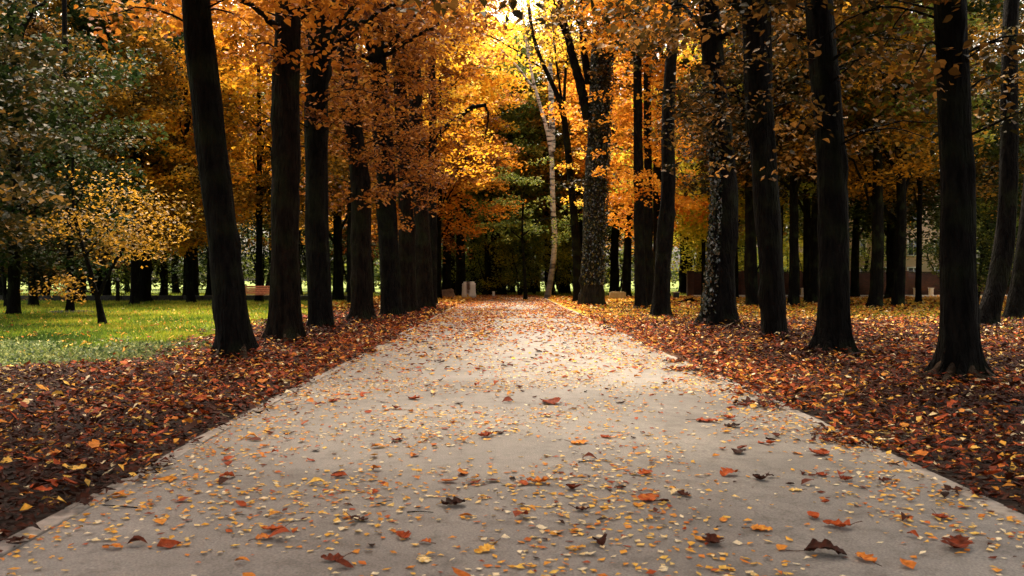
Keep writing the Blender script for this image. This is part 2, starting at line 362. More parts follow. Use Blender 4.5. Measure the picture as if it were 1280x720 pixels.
# ------------------------------------------------------------------ ground, path
def ground_mat():
    m, N, L = newmat("park_ground")
    tc = N.new("ShaderNodeTexCoord"); sp = N.new("ShaderNodeSeparateXYZ"); L.new(tc.outputs["Object"], sp.inputs[0])
    def math_(op, a, b=None, c=None, clamp=False):
        n = N.new("ShaderNodeMath"); n.operation = op; n.use_clamp = clamp
        for i, v in enumerate((a, b, c)):
            if v is None: continue
            if isinstance(v, (int, float)): n.inputs[i].default_value = v
            else: L.new(v, n.inputs[i])
        return n.outputs[0]
    nz = N.new("ShaderNodeTexNoise"); nz.inputs["Scale"].default_value = .35; nz.inputs["Detail"].default_value = 5; L.new(tc.outputs["Object"], nz.inputs["Vector"])
    wob = math_('MULTIPLY_ADD', nz.outputs["Fac"], 5.0, -2.5)
    fine = N.new("ShaderNodeTexNoise"); fine.inputs["Scale"].default_value = 3.0; fine.inputs["Detail"].default_value = 8; fine.inputs["Roughness"].default_value = .75; L.new(tc.outputs["Object"], fine.inputs["Vector"])
    # leaf litter colour: small cells of many browns
    vo = N.new("ShaderNodeTexVoronoi"); vo.inputs["Scale"].default_value = 9; L.new(tc.outputs["Object"], vo.inputs["Vector"])
    sep = N.new("ShaderNodeSeparateColor"); L.new(vo.outputs["Color"], sep.inputs[0])
    lit = ramp(N, [(0, (0.014, 0.006, 0.004)), (.3, (0.06, 0.016, 0.007)), (.6, (0.16, 0.045, 0.014)), (.85, (0.30, 0.12, 0.03)), (1, (0.5, 0.32, 0.14))]); L.new(sep.outputs[0], lit.inputs[0])
    och = ramp(N, [(0, (0.16, 0.08, 0.012)), (.35, (0.34, 0.19, 0.015)), (.7, (0.55, 0.34, 0.02)), (1, (0.68, 0.42, 0.04))]); L.new(sep.outputs[1], och.inputs[0])
    soil = ramp(N, [(.3, (0.012, 0.009, 0.007)), (.7, (0.04, 0.022, 0.014))]); L.new(fine.outputs["Fac"], soil.inputs[0])
    gra = ramp(N, [(.25, (0.03, 0.055, 0.01)), (.5, (0.09, 0.13, 0.015)), (.75, (0.22, 0.24, 0.025))]); L.new(fine.outputs["Fac"], gra.inputs[0])
    def mix(fac, a, b):
        n = N.new("ShaderNodeMix"); n.data_type = 'RGBA'; L.new(fac, n.inputs[0]); L.new(a, n.inputs[6]); L.new(b, n.inputs[7]); return n.outputs[2]
    def step(v, a, b):
        n = N.new("ShaderNodeMapRange"); n.inputs[1].default_value = a; n.inputs[2].default_value = b; L.new(v, n.inputs[0]); return n.outputs[0]
    yy = math_('ADD', sp.outputs[1], wob); xx = math_('ADD', sp.outputs[0], wob)
    base = mix(step(sp.outputs[1], 9, 22), soil.outputs[0], lit.outputs[0])
    base = mix(step(yy, 26, 36), base, och.outputs[0])
    lawn = math_('MULTIPLY', step(xx, -5.9, -7.6), step(yy, 10, 14))
    rl = math_('MULTIPLY', step(xx, 11, 15), step(yy, 17, 20))
    rl = math_('MULTIPLY', rl, step(yy, 34, 28))
    lawn = math_('MAXIMUM', lawn, math_('MULTIPLY', rl, .8))
    far = step(yy, 70, 78)
    lawn = math_('MAXIMUM', lawn, far)
    base = mix(lawn, base, gra.outputs[0])
    bp = N.new("ShaderNodeBump"); bp.inputs["Strength"].default_value = .8; bp.inputs["Distance"].default_value = .06; L.new(vo.outputs["Distance"], bp.inputs["Height"])
    pb = N.new("ShaderNodeBsdfPrincipled"); pb.inputs["Roughness"].default_value = .9; pb.inputs["Specular IOR Level"].default_value = .15
    L.new(base, pb.inputs["Base Color"]); L.new(bp.outputs[0], pb.inputs["Normal"])
    o = N.new("ShaderNodeOutputMaterial"); L.new(pb.outputs[0], o.inputs[0])
    return m
def gz(x, y):
    """height of the ground beside the path"""
    return 0.0
me = npmesh("ground", [(-500, -60, -.012), (500, -60, -.012), (500, 900, -.012), (-500, 900, -.012)], [[0, 1, 2, 3]])
g = mobj("ground", me, ground_mat()); tag(g, kind='structure')

PL, PR = -2.28, 2.66
def path_mat():
    m, N, L = newmat("path_asphalt")
    tc = N.new("ShaderNodeTexCoord")
    n1 = N.new("ShaderNodeTexNoise"); n1.inputs["Scale"].default_value = 90; n1.inputs["Detail"].default_value = 4; L.new(tc.outputs["Object"], n1.inputs["Vector"])
    n2 = N.new("ShaderNodeTexNoise"); n2.inputs["Scale"].default_value = .8; n2.inputs["Detail"].default_value = 6; n2.inputs["Roughness"].default_value = .6; L.new(tc.outputs["Object"], n2.inputs["Vector"])
    r1 = ramp(N, [(.3, (0.088, 0.082, 0.075)), (.7, (0.222, 0.203, 0.182))]); L.new(n1.outputs["Fac"], r1.inputs[0])
    r2 = ramp(N, [(.30, (0.60, 0.57, 0.55)), (.5, (.92, .90, .88)), (.70, (1.15, 1.12, 1.08))]); L.new(n2.outputs["Fac"], r2.inputs[0])
    mx = N.new("ShaderNodeMix"); mx.data_type = 'RGBA'; mx.blend_type = 'MULTIPLY'; mx.inputs[0].default_value = 1
    L.new(r1.outputs[0], mx.inputs[6]); L.new(r2.outputs[0], mx.inputs[7])
    # hairline cracks
    vo = N.new("ShaderNodeTexVoronoi"); vo.feature = 'DISTANCE_TO_EDGE'; vo.inputs["Scale"].default_value = .45
    ad = N.new("ShaderNodeVectorMath"); ad.operation = 'ADD'; L.new(tc.outputs["Object"], ad.inputs[0]); L.new(n2.outputs["Color"], ad.inputs[1]); L.new(ad.outputs[0], vo.inputs["Vector"])
    n4 = N.new("ShaderNodeTexNoise"); n4.inputs["Scale"].default_value = 5.5; n4.inputs["Detail"].default_value = 7; n4.inputs["Roughness"].default_value = .7; L.new(tc.outputs["Object"], n4.inputs["Vector"])
    r4_ = ramp(N, [(.34, (.66, .62, .58)), (.50, (1, 1, 1)), (.7, (1.1, 1.08, 1.04))]); L.new(n4.outputs["Fac"], r4_.inputs[0])
    m4 = N.new("ShaderNodeMix"); m4.data_type = 'RGBA'; m4.blend_type = 'MULTIPLY'; m4.inputs[0].default_value = 1; L.new(mx.outputs[2], m4.inputs[6]); L.new(r4_.outputs[0], m4.inputs[7]); mx = m4
    r3 = ramp(N, [(0, (.55, .55, .55)), (.006, (1, 1, 1))]); L.new(vo.outputs["Distance"], r3.inputs[0])
    mc = N.new("ShaderNodeMix"); mc.data_type = 'RGBA'; mc.blend_type = 'MULTIPLY'; mc.inputs[0].default_value = .6
    L.new(mx.outputs[2], mc.inputs[6]); L.new(r3.outputs[0], mc.inputs[7])
    bp = N.new("ShaderNodeBump"); bp.inputs["Strength"].default_value = .5; bp.inputs["Distance"].default_value = .004; L.new(n1.outputs["Fac"], bp.inputs["Height"])
    pb = N.new("ShaderNodeBsdfPrincipled"); pb.inputs["Roughness"].default_value = .62; pb.inputs["Specular IOR Level"].default_value = .35
    L.new(mc.outputs[2], pb.inputs["Base Color"]); L.new(bp.outputs[0], pb.inputs["Normal"])
    o = N.new("ShaderNodeOutputMaterial"); L.new(pb.outputs[0], o.inputs[0])
    return m
# path: a slightly cambered ribbon, 5 m wide, ending where it opens into the grass
ys = np.concatenate([np.arange(-12, 60, .8), np.arange(60, 76, 1.0)])
us = np.linspace(0, 1, 9)
V = []
for y in ys:
    for u in us:
        x = PL + (PR - PL) * u
        V.append((x + .03 * math.sin(y * .5 + u * 3), y, .006 + .03 * (1 - (2 * u - 1) ** 2)))
nu = len(us); i, j = np.meshgrid(np.arange(len(ys) - 1), np.arange(nu - 1), indexing='ij')
q = np.stack([i * nu + j, i * nu + j + 1, (i + 1) * nu + j + 1, (i + 1) * nu + j], -1).reshape(-1, 4)
p = mobj("path", npmesh("path", V, q, smooth=True), path_mat()); tag(p, kind='structure')
M['kerb'] = plain("kerb_concrete", (0.16, 0.14, 0.12), (0.32, 0.28, 0.24), scale=14, rough=.85, bump=.5)
for name, xx in (("kerb", PL - .065), ("kerb", PR + .065)):
    mb = MB()
    y = -10.0; rk = np.random.default_rng(5)
    while y < 70:
        mb.box((xx + .03 * math.sin(y * .5 + (0 if xx < 0 else 3)) + rk.normal(0, .006), y + .5, -.046 + rk.normal(0, .002)), (.12, .992, .12), rotz(rk.normal(0, .006)))
        y += 1.0
    k = mb.build(name, M['kerb'], bevel=.012); tag(k, kind='structure')

# ------------------------------------------------------------------ fallen leaves
def litter_mat(name, cols, trans=.15, rough=.65, spec=.06):
    m, N, L = newmat(name)
    at = N.new("ShaderNodeAttribute"); at.attribute_name = "tint"
    n = len(cols); rp = ramp(N, [(p, c) for p, c in cols]); L.new(at.outputs["Fac"], rp.inputs[0])
    tc = N.new("ShaderNodeTexCoord"); nz = N.new("ShaderNodeTexNoise"); nz.inputs["Scale"].default_value = 45; nz.inputs["Detail"].default_value = 3; L.new(tc.outputs["Object"], nz.inputs["Vector"])
    r2 = ramp(N, [(.3, (.6, .6, .6)), (.7, (1.15, 1.15, 1.15))]); L.new(nz.outputs["Fac"], r2.inputs[0])
    mx = N.new("ShaderNodeMix"); mx.data_type = 'RGBA'; mx.blend_type = 'MULTIPLY'; mx.inputs[0].default_value = 1; L.new(rp.outputs[0], mx.inputs[6]); L.new(r2.outputs[0], mx.inputs[7])
    pb = N.new("ShaderNodeBsdfPrincipled"); pb.inputs["Roughness"].default_value = rough; pb.inputs["Specular IOR Level"].default_value = spec
    tr = N.new("ShaderNodeBsdfTranslucent"); ms = N.new("ShaderNodeMixShader"); ms.inputs[0].default_value = trans
    L.new(mx.outputs[2], pb.inputs["Base Color"]); L.new(mx.outputs[2], tr.inputs["Color"])
    L.new(pb.outputs[0], ms.inputs[1]); L.new(tr.outputs[0], ms.inputs[2])
    o = N.new("ShaderNodeOutputMaterial"); L.new(ms.outputs[0], o.inputs[0])
    return m
# tint: 0..0.35 dark browns, 0.35..0.6 reds, 0.6..0.8 orange, 0.8..0.93 yellow, 0.93..1 pale
LEAFCOLS = [(0.0, (0.02, 0.009, 0.006)), (0.2, (0.065, 0.017, 0.008)), (0.4, (0.21, 0.035, 0.011)), (0.58, (0.42, 0.075, 0.016)), (0.7, (0.60, 0.20, 0.03)),
            (0.82, (0.72, 0.34, 0.04)), (0.92, (0.80, 0.50, 0.10)), (1.0, (0.80, 0.66, 0.42))]
M['litter'] = litter_mat("fallen_leaf", LEAFCOLS)
M['grass'] = litter_mat("grass_blade", [(0, (0.03, 0.06, 0.012)), (.3, (0.08, 0.14, 0.018)), (.6, (0.20, 0.28, 0.025)), (.85, (0.38, 0.42, 0.03)), (1, (0.55, 0.50, 0.06))], trans=.35, rough=.6)
M['cover'] = litter_mat("ground_cover_leaf", [(0, (0.03, 0.06, 0.02)), (.4, (0.10, 0.14, 0.045)), (.75, (0.16, 0.20, 0.06)), (1, (0.34, 0.35, 0.12))], trans=.3, rough=.5)

def lying(P, S, rg, curl=(.05, .5), tilt=.25, tint=None, nu=3, nv=2, aspect=(.38, .62), lift=.004, lobe=0.0):
    """leaves lying about: a curved grid of nu x nv cells each; P (n,3), S length (n,)"""
    n = len(P); u = np.linspace(-1, 1, nu + 1); v = np.linspace(-1, 1, nv + 1)
    U, Vv = np.meshgrid(u, v, indexing='ij'); U = U.ravel(); Vv = Vv.ravel()
    prof = np.sqrt(np.clip(1 - np.abs(U) ** 2.2, 0, 1)) * (1 - .18 * U)
    prof = prof * (1 + lobe * np.sin(U * 9.5 + .6))
    asp = rg.uniform(*aspect, n)[:, None]; c1 = rg.uniform(*curl, n)[:, None] * rg.choice([1, 1, -1], n)[:, None]; c2 = rg.uniform(*curl, n)[:, None]
    x = U[None, :] * .5 * np.ones((n, 1)); y = Vv[None, :] * prof[None, :] * .5 * asp * (1 + rg.normal(0, .12, (n, len(U))))
    z = c1 * (U[None, :] ** 2) * .5 + c2 * (np.abs(Vv[None, :]) * prof[None, :]) ** 1.5 * .45 * asp * 2 + rg.normal(0, .025, (n, len(U)))
    z -= z.min(axis=1, keepdims=True)
    ta = rg.normal(0, tilt, n)[:, None]; tb = rg.normal(0, tilt, n)[:, None]
    z = z + x * ta + y * tb; z -= z.min(axis=1, keepdims=True)
    a = rg.uniform(0, 2 * np.pi, n)[:, None]; ca, sa = np.cos(a), np.sin(a)
    X_ = (x * ca - y * sa) * S[:, None]; Y_ = (x * sa + y * ca) * S[:, None]; Z_ = z * S[:, None] + lift
    V = np.stack([X_ + P[:, 0:1], Y_ + P[:, 1:2], Z_ + P[:, 2:3]], -1).reshape(-1, 3)
    k = (nu + 1) * (nv + 1); i, j = np.meshgrid(np.arange(nu), np.arange(nv), indexing='ij')
    q = np.stack([i * (nv + 1) + j, (i + 1) * (nv + 1) + j, (i + 1) * (nv + 1) + j + 1, i * (nv + 1) + j + 1], -1).reshape(-1, 4)
    Fq = (np.arange(n)[:, None, None] * k + q[None]).reshape(-1, 4)
    t = rg.uniform(0, 1, n) if tint is None else tint
    return V, Fq, np.repeat(t, k)
def merge(parts):
    V = []; Fq = []; T = []; n0 = 0
    for v, f, t in parts: V.append(v); Fq.append(f + n0); T.append(t); n0 += len(v)
    return np.concatenate(V), np.concatenate(Fq), np.concatenate(T)
def camber(x): 
    u = np.clip((x - PL) / (PR - PL), 0, 1); return .006 + .03 * (1 - (2 * u - 1) ** 2)
def in_view(x, y, m=1.12): return (np.abs(x - y * .0087) < y * (640 / F) * m + .6)
def band(rg, x0, x1, y0, y1, dens):
    n = int(abs(x1 - x0) * (y1 - y0) * dens); x = rg.uniform(x0, x1, n); y = rg.uniform(y0, y1, n)
    k = in_view(x, y); return x[k], y[k]
rl = np.random.default_rng(21)
def lawn_edge(y): return -5.7 - 1.3 * np.clip(13.6 - y, 0, 5) - .14 * np.clip(y - 17, 0, 9)
def tints(rg, n, w):
    """w: weights of dark, brown, red, orange, yellow, pale"""
    c = rg.choice(6, n, p=np.array(w) / sum(w)); m = np.array([.08, .28, .5, .7, .86, .97])[c]
    return np.clip(m + rg.normal(0, .05, n), 0, 1)
parts = []
# litter beside the path, dense and overlapping; sizes grow a little with distance
for (a, b, dens, s) in ((3.0, 8, 760, .060), (8, 14, 540, .072), (14, 22, 330, .086), (22, 34, 170, .112), (34, 50, 70, .15)):
    for side in (-1, 1):
        far = -7.6 if side < 0 else (14 if a < 22 else 22)
        x0, x1 = (far, PL + .1) if side < 0 else (PR - .45, far)
        x, y = band(rl, x0, x1, a, b, dens)
        edge = (x - x0 if side < 0 else x1 - x)
        nzv = np.array([mnoise.noise(Vector((q * .6, w_ * .6, 0))) for q, w_ in zip(x, y)])
        if side < 0: keep = (x > lawn_edge(y) + nzv * 1.3 + rl.normal(0, .35, len(x)))
        else: keep = rl.uniform(0, 1, len(x)) < np.clip(1 - (y + nzv * 6 - 24) / 8, .15, 1)
        pe = (PL - x) if side < 0 else (x - PR)
        
        n2 = np.array([mnoise.noise(Vector((q * .2 + 9, w_ * 1.3, 4))) + .5 * mnoise.noise(Vector((q, w_ * 3.5, 7))) for q, w_ in zip(x, y)])
        keep &= (pe + n2 * (.22 if side < 0 else .5) > rl.uniform(-.05, .2, len(x)) + (.0 if side < 0 else -.05))
        x, y, nzv, pe = x[keep], y[keep], nzv[keep], pe[keep]
        z = rl.uniform(0, .06, len(x)) * np.clip(pe * 3, 0, 1) + np.where(pe < .15, .02, 0) + np.clip(nzv + .2, 0, 1) * .09 * np.clip(pe, 0, 1)
        for (tx, ty, tr) in ((-4.17, 14.4, .3), (-4.2, 18, .31), (-4.36, 22, .34), (-4.2, 27, .37), (5.57, 11.2, .25), (5.3, 14.8, .29), (5.5, 18.7, .29), (5.6, 24, .45)):
            z += .10 * np.exp(-np.clip(np.hypot(x - tx, y - ty) - tr * 1.3, 0, 9) / .28) * rl.uniform(.3, 1, len(x))
        P = np.stack([x, y, z], -1)
        S = s * rl.uniform(.5, 1.45, len(x))
        shade_w = np.clip((10 - y) / 5, 0, 1) * .62 + np.clip((pe - .6) / 3, 0, .45) + np.clip(nzv * 1.3, 0, .5) + .08  # near shade put into leaf tints: darker near camera and off the path, plus patches
        t = tints(rl, len(x), [.22, .24, .32, .13, .05, .04]); k = (rl.uniform(0, 1, len(x)) < shade_w) & (t < .8); t[k] *= .3
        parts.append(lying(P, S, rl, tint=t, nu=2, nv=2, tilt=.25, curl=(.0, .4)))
for (a, b, dens) in ((3, 9, 16), (9, 18, 7)):       # whole leaves lying on top
    for x0, x1 in ((-8.5, PL - .15), (PR + .1, 9.5)):
        x, y = band(rl, x0, x1, a, b, dens); k = x > lawn_edge(y) + .3; x, y = x[k], y[k]
        P = np.stack([x, y, rl.uniform(.04, .09, len(x))], -1)
        parts.append(lying(P, rl.uniform(.08, .15, len(x)), rl, nu=8, nv=2, curl=(.0, .35), tilt=.25, lobe=.22, tint=tints(rl, len(x), [.2, .2, .25, .22, .08, .05])))
v, f, t = merge(parts)
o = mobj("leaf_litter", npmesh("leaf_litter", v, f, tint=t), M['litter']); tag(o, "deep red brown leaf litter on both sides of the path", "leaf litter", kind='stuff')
# leaves on the path
parts = []
for (a, b, dy, db, sy) in ((3.0, 7, 320, 7.0, .036), (7, 12, 290, 10, .037), (12, 18, 170, 22, .045), (18, 26, 70, 50, .055), (26, 38, 34, 75, .07), (38, 76, 12, 60, .09)):
    x, y = band(rl, PL - .05, PR + .05, a, b, dy)
    # thicker towards the edges
    e = np.minimum(x - PL, PR - x); cl = np.array([mnoise.noise(Vector((q * .9, w_ * .7, 5))) for q, w_ in zip(x, y)])
    k = rl.uniform(0, 1, len(x)) < np.clip(.42 + .6 * np.exp(-e / .7) + cl * 1.2, .06, 1); x, y = x[k], y[k]
    P = np.stack([x, y, camber(x)], -1); S = sy * rl.uniform(.55, 1.5, len(x))
    parts.append(lying(P, S, rl, tint=tints(rl, len(x), [.01, .03, .05, .20, .40, .31]), nu=2, nv=2, curl=(0, .2), tilt=.12, aspect=(.5, .85)))
    x, y = band(rl, PL, PR, a, b, db); e = np.minimum(x - PL, PR - x)
    cl = np.array([mnoise.noise(Vector((q * .7, w_ * .45, 15))) for q, w_ in zip(x, y)])
    k = rl.uniform(0, 1, len(x)) < np.clip(.55 + .7 * np.exp(-e / .8) + cl * .9, .12, 1); x, y = x[k], y[k]
    P = np.stack([x, y, camber(x)], -1); S = rl.uniform(.045, .12, len(x)) * (1 if a < 18 else 1.15)
    parts.append(lying(P, S, rl, tint=tints(rl, len(x), [.08, .14, .32, .34, .10, .02] if a < 18 else [.04, .12, .30, .40, .10, .04]), nu=4, nv=2, curl=(.02, .38), tilt=.13, lobe=.2))
v, f, t = merge(parts)
o = mobj("path_leaves", npmesh("path_leaves", v, f, tint=t), M['litter']); tag(o, "small yellow and rust leaves scattered over the asphalt path", "fallen leaves", kind='stuff')
# yellow carpet farther off, right, and around the far end
parts = []
for (x0, x1, a, b, dens, s) in ((3, 24, 24, 40, 42, .12), (3, 40, 40, 68, 14, .2), (-9, -2.3, 40, 68, 30, .2), (-30, -7, 14, 50, 8, .095)):
    x, y = band(rl, x0, x1, a, b, dens)
    P = np.stack([x, y, np.zeros(len(x))], -1); parts.append(lying(P, s * rl.uniform(.5, 1.4, len(x)), rl, tint=tints(rl, len(x), [.02, .05, .08, .25, .54, .06]), nu=2, nv=2, tilt=.3))
v, f, t = merge(parts)
o = mobj("yellow_leaf_carpet", npmesh("yellow_leaf_carpet", v, f, tint=t), M['litter']); tag(o, "ochre leaves carpeting the ground among the trees and on the lawn", "fallen leaves", kind='stuff')

# ------------------------------------------------------------------ grass and ground cover
def blades(P, H, rg, lean=.5, w=.16, tint=None):
    n = len(P); a = rg.uniform(0, 2 * np.pi, n); ln = rg.uniform(.1, lean, n) * H; b = rg.uniform(0, 2 * np.pi, n)
    wv = np.stack([np.cos(b), np.sin(b), np.zeros(n)], -1) * (H * w)[:, None]
    top = P + np.stack([np.cos(a) * ln, np.sin(a) * ln, H], -1)
    V = np.stack([P - wv, P + wv, top], 1).reshape(-1, 3); Fq = np.arange(3 * n).reshape(-1, 3)
    return V, Fq, np.repeat(rg.uniform(0, 1, n) if tint is None else tint, 3)
parts = []
for (x0, x1, a, b, dens, h) in ((-16, -6.2, 14, 22, 420, .07), (-22, -6, 22, 34, 170, .09), (-32, -6, 34, 54, 60, .12), (11, 22, 18, 34, 110, .09), (3.5, 24, 27, 60, 26, .12), (-45, -4, 56, 90, 12, .16), (-10, 24, 75, 100, 12, .16)):
    x, y = band(rl, x0, x1, a, b, dens)
    nzv = np.array([mnoise.noise(Vector((q * .35, w_ * .25, 3))) for q, w_ in zip(x, y)]); n2 = np.array([mnoise.noise(Vector((q * 1.6, w_ * 1.2, 8))) for q, w_ in zip(x, y)])
    if x0 < -10 and b < 60: k = x < lawn_edge(y) + nzv * 1.5 + rl.normal(0, .4, len(x))
    else: k = rl.uniform(0, 1, len(x)) < .8
    x, y, nzv, n2 = x[k], y[k], nzv[k], n2[k]
    P = np.stack([x, y, np.full(len(x), -.01)], -1)
    tt = np.clip(.50 + nzv * .7 + n2 * .35 + rl.normal(0, .16, len(x)) + np.clip((y - 20) / 60, 0, .25), 0, 1)
    parts.append(blades(P, h * rl.uniform(.5, 1.3, len(x)), rl, tint=tt, lean=1.0))
v, f, t = merge(parts)
o = mobj("lawn_grass", npmesh("lawn_grass", v, f, tint=t), M['grass']); tag(o, "bright yellow green lawn grass left of the path", "grass", kind='stuff')
parts = []
x, y = band(rl, -13, -5.0, 9.5, 19, 560)
nzv = np.array([mnoise.noise(Vector((q * .7, w_ * .7, 30))) for q, w_ in zip(x, y)])
k = (x < lawn_edge(y) + .15 + nzv * 1.3 + rl.normal(0, .25, len(x))) & (y < 17.2 + nzv * 3 + rl.normal(0, .5, len(x))); x, y = x[k], y[k]
P = np.stack([x, y, rl.uniform(.0, .07, len(x))], -1)
parts.append(lying(P, rl.uniform(.03, .075, len(x)), rl, nu=2, nv=2, curl=(0, .4), tilt=.5, aspect=(.5, .9)))
v, f, t = merge(parts)
o = mobj("ground_cover", npmesh("ground_cover", v, f, tint=t), M['cover']); tag(o, "pale sage green low ground cover at the edge of the lawn", "ground cover", kind='stuff')

# ------------------------------------------------------------------ alley trees, left row (near to far)
row_tree("alley_tree", 14.4, [(297, 450), (291, 400), (286, 350), (277, 270), (262, 140), (245, 0)], (.60, .47),
         "nearest trunk on the left of the path, smooth black and leaning left", flare=.42, lobes=6, leaf='amber', low=(4.9, 6.5, 1.6, 6), upper=(6.3, 13, 4.6, 150), lobe_h=.45, cshift=(.8, -3.5), roots=2)  # crown widened and offset toward the camera to shade the near path
row_tree("alley_tree", 18.0, [(360, 430), (358, 380), (357, 300), (358, 150), (360, 0)], (.62, .56),
         "thick left row trunk with a pale buttress root, in front of the bench end", bark_m='bark_warm', roots=4, root_dir=-1.2, flare=.75, lobes=5, leaf='amber', low=(5.2, 7, 1.6, 10), upper=(6.5, 14, 3.8, 75), lobe_h=.5)
row_tree("alley_tree", 22.0, [(402, 415), (399, 350), (396, 270), (396, 120), (404, 0)], (.68, .58),
         "straight dark trunk between the thick buttressed one and the rust leaved row, left side", bark_m='bark', flare=.4, lobes=6, leaf='rust', low=(4.4, 7.5, 1.6, 18), upper=(7, 15, 3.8, 75))
row_tree("alley_tree", 27.0, [(453, 403), (452, 340), (452, 240), (438, 120), (428, 0)], (.75, .58),
         "first rust leaved trunk of the left row, with a warm brown scar near its foot", bark_m='bark_warm', roots=3, root_dir=-1.2, flare=.55, lobes=5, leaf='rust', low=(3.3, 9.5, 1.5, 46), upper=(8, 16, 4, 75))
row_tree("alley_tree", 30.6, [(490, 397), (487, 330), (482, 200), (474, 100), (465, 0)], (.78, .66),
         "dark trunk wrapped in rusty sprays, second of the close left cluster", flare=.4, leaf='rust', low=(3.6, 10.5, 1.5, 50), upper=(9, 17, 4, 75))
row_tree("alley_tree", 34.0, [(511, 391), (509, 320), (506, 200), (500, 100), (496, 0)], (.72, .50),
         "middle trunk of the close left cluster, rusty sprays up its whole height", bark_m='bark_warm', flare=.4, leaf='rust', low=(4, 11.5, 1.5, 50), upper=(10, 18, 4, 75))
row_tree("alley_tree", 38.0, [(531, 386), (529, 300), (523, 200), (518, 100), (516, 0)], (.80, .56),
         "last thick trunk of the left cluster, lit brown at the base near the path", bark_m='bark_warm', flare=.35, leaf='rust', low=(4.6, 12.5, 1.5, 46), upper=(11, 19, 4, 75))
# thin straight tree with a long bent branch reaching over the path
r, ax, rad = row_tree("slender_tree", 44.0, [(541, 382), (541, 280), (541, 160), (540, 80), (539, 0)], (.48, .40),
         "slender straight tree at the end of the left row with a long bent branch", flare=.3, leaf='yellow', low=(8, 14, 2.0, 34), upper=(12, 19, 4, 80), H=19, leafsize=.16)
mb = MB(); rg = np.random.default_rng(4); d = 44.0; x0 = X(541, d)
def L3(px, py, dy=0): return (X(px, d) - x0, dy, Z(py, d))
limb(mb, [L3(541, 176), L3(556, 158, .3), L3(575, 142, .6), L3(590, 131, .6), L3(606, 130, .4)], .17, .09, rg, wob=.03, n=8)
limb(mb, [L3(606, 130, .4), L3(611, 142, .4), L3(607, 165, .4), L3(604, 185, .3)], .07, .015, rg, wob=.03, n=6)
limb(mb, [L3(575, 142, .6), L3(572, 155, .5), L3(566, 168, .5)], .05, .012, rg, n=5)
mb.build("branch", M['bark'], r, smooth=True)
lc = np.array([L3(px, py, dy) for px, py, dy in [(560, 168, .2), (575, 160, .5), (592, 150, .2), (604, 165, .1), (610, 185, .1), (596, 190, .4), (580, 185, .6), (600, 205, .4), (570, 200, .2), (588, 215, .1), (556, 210, .4), (612, 205, .8), (606, 222, .5)]])
v, f, t = sprays(lc, rg.uniform(.55, .95, len(lc)), 90, .15, rg)
mobj("foliage", npmesh("foliage", v, f, tint=t), M['gold'], r)

# added tree, unseen beside the camera: its wide crown shades the near path
row_tree("alley_tree", 6.8, [(-165, 550), (-170, 300), (-175, 0)], (.55, .5),
         "unseen row tree added beside the viewer on the left to shade the path", leaf='orange', upper=(6.7, 12, 6.6, 470), cshift=(-.3, 0), H=11)
# ------------------------------------------------------------------ alley trees, right row (near to far)
row_tree("alley_tree", 11.2, [(1202, 478), (1200, 400), (1198, 240), (1193, 120), (1189, 0)], (.50, .44),
         "nearest trunk on the right of the path, black with pale root toes", flare=.6, lobes=7, leaf='brown', low=(3.0, 4.9, 1.5, 11), upper=(5.4, 12, 4.6, 150), toes=1.5, leafsize=.10, side_in=1.2, cshift=(-1.3, -2.0), roots=5, root_dir=-1.4)  # crown spread over the path and moved nearer, shaped to darken the near ground
row_tree("alley_tree", 7.4, [(1560, 540), (1560, 300), (1560, 0)], (.55, .5),
         "unseen row tree added beside the viewer on the right to shade the path", leaf='brown', upper=(6.7, 12, 6.2, 430), cshift=(-.4, 0), H=11)  # added, unseen right-hand tree: dense crown put there to darken the near ground
row_tree("alley_tree", 14.8, [(1044, 447), (1044, 380), (1043, 240), (1033, 120), (1022, 0)], (.58, .50),
         "right row trunk with a long root spreading towards the path, second from the camera", bark_m='bark', roots=4, root_dir=-1.75, flare=.75, lobes=5, leaf='brown', low=(3.3, 6, 1.7, 16), upper=(6, 13, 3.8, 75), lobe_h=.42, leafsize=.10)
row_tree("alley_tree", 18.7, [(968, 427), (966, 350), (958, 240), (950, 120), (945, 0)], (.58, .66),
         "straight trunk with hardly any root flare, third of the right row", flare=.18, leaf='brown', low=(3.8, 7.2, 1.7, 17), upper=(7, 14, 3.8, 75), toes=.5, leafsize=.11)
r4, ax4, rad4 = row_tree("alley_tree", 24.0, [(898, 410), (903, 340), (908, 240), (896, 110), (884, 0)], (.86, .60),
         "broad black trunk with wide flared base and glinting ivy, right row", flare=.55, lobes=5, leaf='brown', low=(4.6, 9, 1.5, 30), upper=(8, 15, 4, 90), lobe_h=.7, leafsize=.12)
row_tree("alley_tree", 31.0, [(826, 396), (829, 330), (836, 240), (834, 120), (846, 0)], (.66, .40),
         "bare black trunk curving gently to the right, near the small dark box", flare=.3, leaf='orange', low=(9.5, 13, 2, 10), upper=(11, 18, 4, 75), H=17)
row_tree("alley_tree", 40.5, [(801, 386), (800, 330), (798, 220), (797, 120), (796, 0)], (.60, .36),
         "slim trunk left of the curved one, beside the low yellowish stone", flare=.3, leaf='orange', low=(5, 13, 1.7, 34), upper=(12, 19, 4, 80), H=18, leafsize=.15)
row_tree("alley_tree", 43.0, [(812, 384), (811, 330), (810, 220), (809, 120), (808, 0)], (.5, .38),
         "slim trunk close behind the curved one, partly hidden by it", flare=.25, leaf='orange', low=(6, 14, 1.7, 26), upper=(12, 19, 4, 80), H=18, leafsize=.15)
r1, ax1, rad1 = row_tree("ivy_clad_tree", 44.5, [(739, 382), (740, 340), (744, 240), (748, 140), (752, 60), (755, 0)], (1.20, 1.15),
         "stout ivy covered trunk standing at the right edge of the path's far end", bark_m='bark_grey', flare=.28, leaf='brown', low=(5.5, 13, 1.6, 14), upper=(13, 20, 4, 70), H=18, lobe_h=.9, leafsize=.16)
mb = MB(); d = 44.5; x0 = X(739, d)
